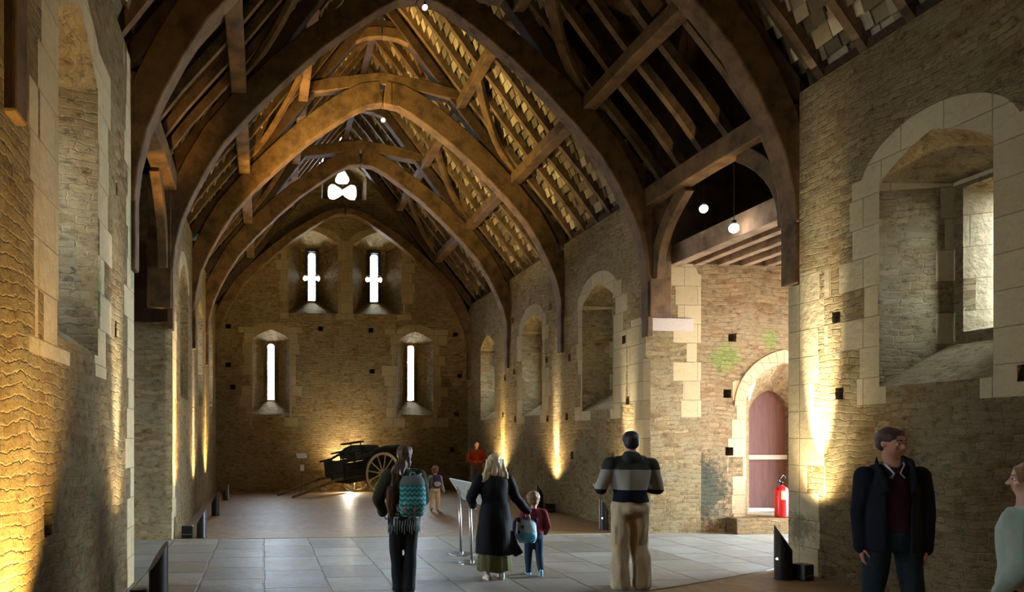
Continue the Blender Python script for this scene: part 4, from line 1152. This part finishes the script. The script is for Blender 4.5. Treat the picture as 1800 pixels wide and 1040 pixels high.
for sd in (-1, 1):
    m = MB()
    for k in range(3): m.box(-.95, 1.35, sd * .56 - .015, sd * .56 + .015, .06 + k * .13, .175 + k * .13, T)
    m.build('side_board', CB, cart)
    m = MB()
    for x in (-.9, -.45, .1, .6, 1.0, 1.3): m.beam(T @ Vector((x, sd * .59, -.03)), T @ Vector((x, sd * .64, .50)), .04, .04)
    m.build('side_studs', CB, cart)
    # curved out-rave over the wheel
    pts = [(1.45, sd * .66, .48), (1.0, sd * .70, .50), (.6, sd * .80, .60), (.25, sd * .90, .76), (-.1, sd * .93, .80), (-.5, sd * .92, .76), (-1.05, sd * .88, .68)]
    MB().curve_bar([T @ Vector(q) for q in pts], .05, .06).build('top_rail', CB, cart)
    rb = [(.45, sd * .60, .43), (-1.0, sd * .60, .43)] + [(x, y - sd * .03, z - .03) for x, y, z in pts[:1:-1]]
    rbv = [T @ Vector(v) for v in rb]; rbo = [v + Vector((0, -sd * .02, 0)) for v in rbv]; nn_ = len(rb)
    MB().add(rbv + rbo, [tuple(range(nn_)), tuple(range(2 * nn_ - 1, nn_ - 1, -1))] + [(i, (i + 1) % nn_, (i + 1) % nn_ + nn_, i + nn_) for i in range(nn_)]).build('rave_board', CB, cart)
    m = MB()
    for x, y, z in pts[1:]: m.beam(T @ Vector((x, sd * .60, .42)), T @ Vector((x, y, z)), .035, .035)
    m.beam(T @ Vector((.6, sd * .72, .50)), T @ Vector((-1.0, sd * .74, .58)), .03, .10)
    m.build('rail_stays', CB, cart)
MB().box(1.33, 1.37, -.56, .56, -.05, .52, T @ Matrix.Rotation(R(16), 4, 'Y') @ Matrix.Translation((.02, 0, -.3)) if False else T).build('front_board', CB, cart)
MB().box(-.98, -.94, -.56, .56, 0, .44, T).build('tail_board', CB, cart)
# front ladder frame rising forwards
m = MB()
for y in (-.42, .42): m.curve_bar([T @ Vector(q) for q in ((.15, y, .62), (.7, y, .72), (1.15, y, .70))], .04, .05)
for x, z in ((.25, .64), (.5, .69), (.75, .73), (1.0, .72)): m.beam(T @ Vector((x, -.45, z)), T @ Vector((x, .45, z)), .03, .03)
for x, z in ((.25, .64), (.8, .72)):
    for y in (-.42, .42): m.beam(T @ Vector((x, y, .40)), T @ Vector((x, y, z)), .03, .03)
m.build('ladder_frame', CB, cart)
MB().box(-.15, .62, -.62, -.36, .92, .97, T).build('plank', CB, cart)
m = MB()
for x in (-.1, .3): m.beam(T @ Vector((x, -.5, .5)), T @ Vector((x, -.5, .93)), .03, .03)
m.build('plank_stays', CB, cart)
for sd in (-1, 1):
    MB().curve_bar([T @ Vector((-.3, sd * .46, -.05)), T @ Vector((.9, sd * .47, -.04)), (1.6, sd * .48, .50), (2.4, sd * .50, .26), (3.15, sd * .46, .035)], .065, .075).build('shaft', CW, cart, False, .012)
MB().box(-.2, .25, -.4, .4, .52, .70).build('axle_bed', CB, cart)

# signs by the cart
WHT = simple('sign_white', (.72, .66, .60), .6, .3, var=.03)
GRY = simple('print_grey', (.32, .29, .27), .7, .2, var=.02)
s1 = empty('information_stand', 'thin stand holding a tilted white information sheet and a small card, beside the cart shafts', 'sign', (1.26, 24.55, 0), R(8))
Ms = Matrix.Translation((0, 0, 1.22)) @ Matrix.Rotation(R(35), 4, 'X')
MB().box(-.17, .17, -.13, .13, 0, .01, Ms).build('sheet', WHT, s1)
m = MB()
for k in range(6): m.box(-.13, .13 - .03 * (k % 3), .085 - k * .03, .092 - k * .03, .0105, .012, Ms)
m.build('printed_lines', GRY, s1)
MB().tube([(0, .02, .02), (0, .02, 1.21)], .01, 8).build('pole', BLACK, s1)
MB().lathe([(.13, 0), (.13, .015), (.02, .02)], 20).build('foot', BLACK, s1)
MB().box(-.05, .08, -.012, -.004, .72, .93).build('card', WHT, s1)

# information lectern on two steel posts
lec = empty('lectern', 'steel information lectern with a tilted panel on two slim posts, left of the blonde woman', 'lectern', (3.0, 10.75, 0), 0)
posts = [Vector((.04, .42, 0)), Vector((-.02, -.38, 0))]
for q in posts:
    MB().tube([q, q + Vector((-.04, 0, 1.03))], .022, 12).build('post', STEEL, lec, True)
    MB().lathe([(.20, 0.012), (.20, .022), (.19, .028), (.03, .03), (.03, .05)], 28, Matrix.Translation(q)).build('base_plate', STEEL, lec, False)
Ml = Matrix.Translation((.02, .03, 1.01)) @ Matrix.Rotation(R(56), 4, 'Y')
MB().box(-.20, .20, -.62, .62, -.012, .012, Ml).build('panel', simple('panel_grey', (.36, .37, .33), .45, .4, var=.08, nscale=4), lec, False, .006)
MB().box(-.18, .18, -.59, .59, .0125, .014, Ml).build('panel_print', simple('panel_print', (.50, .48, .40), .5, .3, var=.2, nscale=7), lec)
m = MB()
for q in posts: m.box(q.x - .07, q.x + .0, q.y - .02, q.y + .02, .96, 1.06)
m.build('bracket', STEEL, lec)

# uplighters: round black bollards with a slanted top, plus black boxes
GLS = emis('lamp_glass', (1, .82, .5), 6)
WDOT = emis('indicator_white', (.9, .9, 1), 6)
def bollard(label, x, y, h, r, face, cat='uplighter', col=GLS, dot=False):
    o = empty('uplighter', label, cat, (x, y, 0), face, 'black slant-topped uplighter bollards')
    m = MB(); seg = 26; vs = []; fs = []
    for q in range(seg):
        a = 2 * math.pi * q / seg; c_, s_ = math.cos(a), math.sin(a)
        vs.append((r * c_, r * s_, 0.015)); 
    for q in range(seg):
        a = 2 * math.pi * q / seg; vs.append((r * math.cos(a), r * math.sin(a), h - .16 * (1 + math.cos(a)) * r / .1))
    fs = [(q, (q + 1) % seg, (q + 1) % seg + seg, q + seg) for q in range(seg)] + [tuple(range(seg - 1, -1, -1)), tuple(range(seg, 2 * seg))]
    m.add(vs, fs); m.build('casing', BLACK, o)
    MB().lathe([(r * 1.12, 0), (r * 1.12, .015)], 26).build('foot', BLACK, o)
    # chrome edge strip down the back
    MB().box(-r - .006, -r + .006, -.012, .012, .02, h - .01).build('chrome_edge', STEEL, o)
    if dot: MB().ball((-r * .72, -r * .72, h * .38), .014, 8).build('indicator_light', WDOT, o, True)
    return o
PI = math.pi
bollard('tall black uplighter at the left foot of the view, beside the near left wall', -1.14, 8.2, .68, .10, R(20) + PI, dot=True)
bollard('black uplighter at the far left jamb of the crossing, beside a black box', -1.12, 13.6, .52, .085, PI)
bollard('black uplighter against the left wall, second one beyond the crossing', -1.12, 17.45, .58, .09, PI)
bollard('black uplighter against the left wall, farthest one towards the gable', -1.10, 21.8, .46, .09, PI)
bollard('tall black uplighter half hidden by the man in the striped hoodie', 6.66, 13.95, .62, .085, 0, dot=True)
bollard('black uplighter on the right wall behind the boy in maroon', 6.80, 17.7, .66, .09, 0)
bollard('black uplighter in the right foreground at the near jamb of the crossing', 6.62, 8.84, .69, .10, R(-35), dot=True)
bollard('black uplighter at the foot of the right wall nearest the gable', 6.86, 21.7, .5, .09, 0)
def bx(label, x, y, w, d, h, rz=0):
    o = empty('transformer_box', label, 'box', (x, y, 0), rz, 'black boxes beside the uplighters')
    MB().box(-w / 2, w / 2, -d / 2, d / 2, .0, h).build('case', BLACK, o, False, .012)
    MB().box(-w / 2 + .02, w / 2 - .02, -d / 2 - .004, -d / 2, h * .3, h * .34).build('seam', STEEL, o)
bx('black box beside the uplighter at the far left jamb of the crossing', -1.37, 13.62, .20, .2, .22)
bx('black box on the floor right of the foreground uplighter', 6.84, 8.78, .18, .18, .20, R(20))
bx('black box behind the boy in maroon at the right wall', 6.98, 17.5, .2, .2, .21)
o = MB().lathe([(.10, 0), (.10, .13), (.09, .15), (.03, .155)], 24, Matrix.Translation((-1.36, 8.3, 0))).build('floor_lamp_can', BLACK, smooth=False)
tag(o, 'short round black lamp can at the lower left corner beside the tall uplighter', 'uplighter')
# lamp behind the cart
o = MB().box(2.75, 3.05, 24.98, 25.12, 0, .22).build('floodlight', BLACK, bevel=.01); tag(o, 'small black floodlight on the floor behind the cart', 'floodlight')

# fire extinguisher on the step
RED = simple('extinguisher_red', (.62, .012, .012), .3, .5, var=.05)
ex = empty('fire_extinguisher', 'red fire extinguisher standing on the step in front of the arched door', 'fire extinguisher', (9.74, 13.06, .31), 0)
MB().lathe([(.09, 0), (.116, .01), (.12, .04), (.12, .50), (.10, .56), (.05, .59), (.03, .60), (.03, .61)], 26).build('cylinder', RED, ex, True)
MB().lathe([(.022, .60), (.022, .65), (.03, .65), (.03, .67)], 14).build('valve', BLACK, ex, True)
MB().curve_bar([(-.02, 0, .66), (-.07, -.02, .70), (-.12, -.03, .71)], .02, .012).build('lever', BLACK, ex)
MB().tube([(.02, -.01, .64), (.05, -.03, .76), (-.01, -.05, .80), (-.09, -.04, .70), (-.105, -.03, .45), (-.1, -.03, .2)], .012, 8).build('hose', BLACK, ex, True)
m = MB(); n0 = 9
vs = []; 
for k in range(n0):
    a = R(-130 + k * 5); vs += [(.1215 * math.cos(a), .1215 * math.sin(a), .34), (.1215 * math.cos(a), .1215 * math.sin(a), .50)]
m.add(vs, [(2 * k, 2 * k + 2, 2 * k + 3, 2 * k + 1) for k in range(n0 - 1)])
m.build('label_panel', simple('label_cream', (.78, .62, .40), .6, .2, var=.05), ex)

# hanging lamp bulbs
def bulb(label, x, y, z, r, top, st):
    o = empty('pendant_bulb', label, 'lamp', (x, y, z), 0, 'bare hanging bulbs')
    MB().ball((0, 0, 0), r, 16).build('globe', emis('bulb_glow_%d' % int(st), (1, .93, .85), st), o, True)
    MB().lathe([(r * .5, r * .7), (r * .5, r * 1.6), (.01, r * 1.8)], 12).build('cap', BLACK, o, True)
    MB().tube([(0, 0, r * 1.7), (0, 0, top - z)], .006, 6).build('flex', BLACK, o)
bulb('bright hanging bulb in the right transept, left of the two', 7.52, 12.0, 5.74, .07, 8.5, 12)
bulb('brightest hanging bulb in front of the low transept ceiling', 7.40, 11.0, 5.12, .075, 8.5, 20)
bulb('small hanging bulb under the crown of the full arch', 2.87, 13.0, 9.50, .05, 9.9, 1.5)
bulb('small hanging bulb under the amber-lit arch', 2.75, 16.9, 9.15, .05, 9.9, 2)

# wooden shutter frame and bits on the near left wall: small signal box by the post
o = MB().box(XL - .02, XL + .05, 9.30, 9.42, 5.35, 5.62).build('junction_box', simple('box_grey', (.45, .45, .42), .6)); tag(o, 'small pale junction box at the edge of the near left wall', 'box')

# ------------------------------------------------------------------ camera
cam_d = bpy.data.cameras.new('camera'); cam = bpy.data.objects.new('camera', cam_d); C.objects.link(cam)
cam.location = (0, 0, 1.8); cam.rotation_euler = (R(90), 0, -.1017)
cam_d.sensor_width = 36; cam_d.lens = 26.0; cam_d.shift_x = .1689; cam_d.shift_y = .1389; cam_d.clip_start = .05
sc.camera = cam

# ------------------------------------------------------------------ light
w = bpy.data.worlds.new('daylight'); sc.world = w; w.use_nodes = True
bg = w.node_tree.nodes['Background']; bg.inputs[0].default_value = (.70, .84, 1.0, 1); bg.inputs[1].default_value = 62.0
w.cycles.sampling_method = 'MANUAL'; w.cycles.sample_map_resolution = 64

def portal(loc, rot, sx, sy):
    l = bpy.data.lights.new('daylight_portal', 'AREA'); l.shape = 'RECTANGLE'; l.size = sx; l.size_y = sy; l.cycles.is_portal = True
    o = bpy.data.objects.new('daylight_portal', l); C.objects.link(o); o.location = loc; o.rotation_euler = rot
H90 = R(90)
portal((XTR + .75, YM, 2.1), (0, H90, 0), 4.4, 3.6)
portal((XTL - .75, YM, 1.1), (0, -H90, 0), 2.3, 1.1)
for x in (.26, 5.27): portal((x, YT + .01, 4.15), (-H90, 0, 0), .3, 2.1)
for x in (1.70, 3.93): portal((x, YT + .01, 7.5), (-H90, 0, 0), .7, 1.8)
portal((XC, YT + .01, 10.6), (-H90, 0, 0), 1.2, 1.2)
for y in (7.27, 15.3): portal((XR + TH + .02, y, 3.85), (0, H90, 0), 1.5, .22)
for y in (6.73, ): portal((XL - TH - .02, y, 4.1), (0, -H90, 0), 1.8, .22)

def spot(loc, tgt, e, ang, col, blend=.6, rad=.03, nm='spot_light'):
    l = bpy.data.lights.new(nm, 'SPOT'); l.energy = e; l.spot_size = R(ang); l.spot_blend = blend; l.color = col; l.shadow_soft_size = rad
    o = bpy.data.objects.new(nm, l); C.objects.link(o); o.location = loc
    d = Vector(tgt) - Vector(loc); o.rotation_euler = d.to_track_quat('-Z', 'Y').to_euler(); return o
WARM = (1.0, .74, .40); AMB = (1.0, .58, .16); NEU = (1.0, .90, .70); YEL = (1.0, .76, .30)
def uplight(side, y, off, col, e, z=.62, h=1.5, ang=21, spill=1.0):
    s = 1 if side == 'R' else -1; x = (XR if s > 0 else XL) - s * off
    # narrow beam grazing the wall, and the broad upward spill of the same lamp
    h = off * 4.6
    spot((x, y, z), (x + s * off, y, z + h), e * 8, ang, col, 1.0, .02)
    spot((x, y, z), (x + s * off, y, z + off * 2.6), e * .55, 62, col, 1.0, .03)
    spot((x, y, z + .02), (x - s * .1, y, z + 4), e * 1.0 * spill, 120, WARM if col != AMB else YEL, 1.0, .05)
uplight('R', 8.85, .38, NEU, 480, .66, spill=.2)
uplight('R', 13.9, .34, NEU, 120, spill=.6)
uplight('R', 17.5, .26, NEU, 190, spill=1.1)
uplight('R', 21.6, .26, YEL, 150, spill=2.5)
uplight('L', 8.35, .42, NEU, 140, spill=.35)
uplight('L', 13.75, .40, AMB, 240, spill=.5)
uplight('L', 17.3, .32, NEU, 190, spill=1.2)
uplight('L', 20.8, .32, AMB, 230, spill=2)
spot((XL + .5, 4.75, .25), (XL, 4.95, 1.35), 620, 78, (1, .62, .20), 1.0, .03)
spot((XL + .45, 4.75, .3), (XL + .3, 4.9, 5), 200, 110, YEL, 1.0, .05)
uplight('R', 4.4, .4, WARM, 220, spill=.6)  # unseen lamp added out of view as warm fill
uplight('L', 0.5, .4, WARM, 220, spill=.5); uplight('R', 0.2, .4, AMB, 200, spill=.8)  # unseen lamps added near the camera for warm ambient light
# floodlight on the floor behind the cart
spot((2.9, 24.95, .32), (2.8, 25.42, 1.3), 420, 85, NEU, 1.0)
spot((2.9, 24.95, .32), (2.8, 24.9, 4), 260, 150, WARM, 1.0)
spot((2.9, 24.9, .40), (2.6, 18, -1.2), 160, 140, NEU, 1.0, .04)
# unseen spots added without fixtures to wash the timbers and plate beams
spot((XL + .35, 14.6, 5.6), (4.6, 17.6, 9.4), 2400, 62, YEL, .8)
spot((XL + .4, 15.4, 3.0), (1.6, 17.1, 10.0), 3600, 30, AMB, .8)
spot((XR - .5, 13.8, .9), (-.5, 20, 9.0), 1300, 60, YEL, 1)
spot((XR - .6, 9.6, 2.2), (XR - .05, 11.2, 6.2), 500, 20, WARM, .7)
spot((XL + .6, 10.2, 2.2), (XL + .1, 12.2, 6.3), 700, 22, AMB, .7)
spot((8.9, 10.0, 2.6), (8.7, 13.25, 2.75), 520, 110, (1, .78, .66), 1.0, .1)  # fill spot added under the joists to brighten the transept wall

sc.view_settings.view_transform = 'Standard'; sc.view_settings.look = 'None'; sc.view_settings.exposure = 0.75; sc.view_settings.gamma = 1.0
sc.view_settings.use_curve_mapping = False
sc.cycles.use_denoising = True
sc.cycles.max_bounces = 8; sc.cycles.diffuse_bounces = 5; sc.cycles.glossy_bounces = 3
sc.cycles.sample_clamp_indirect = 6
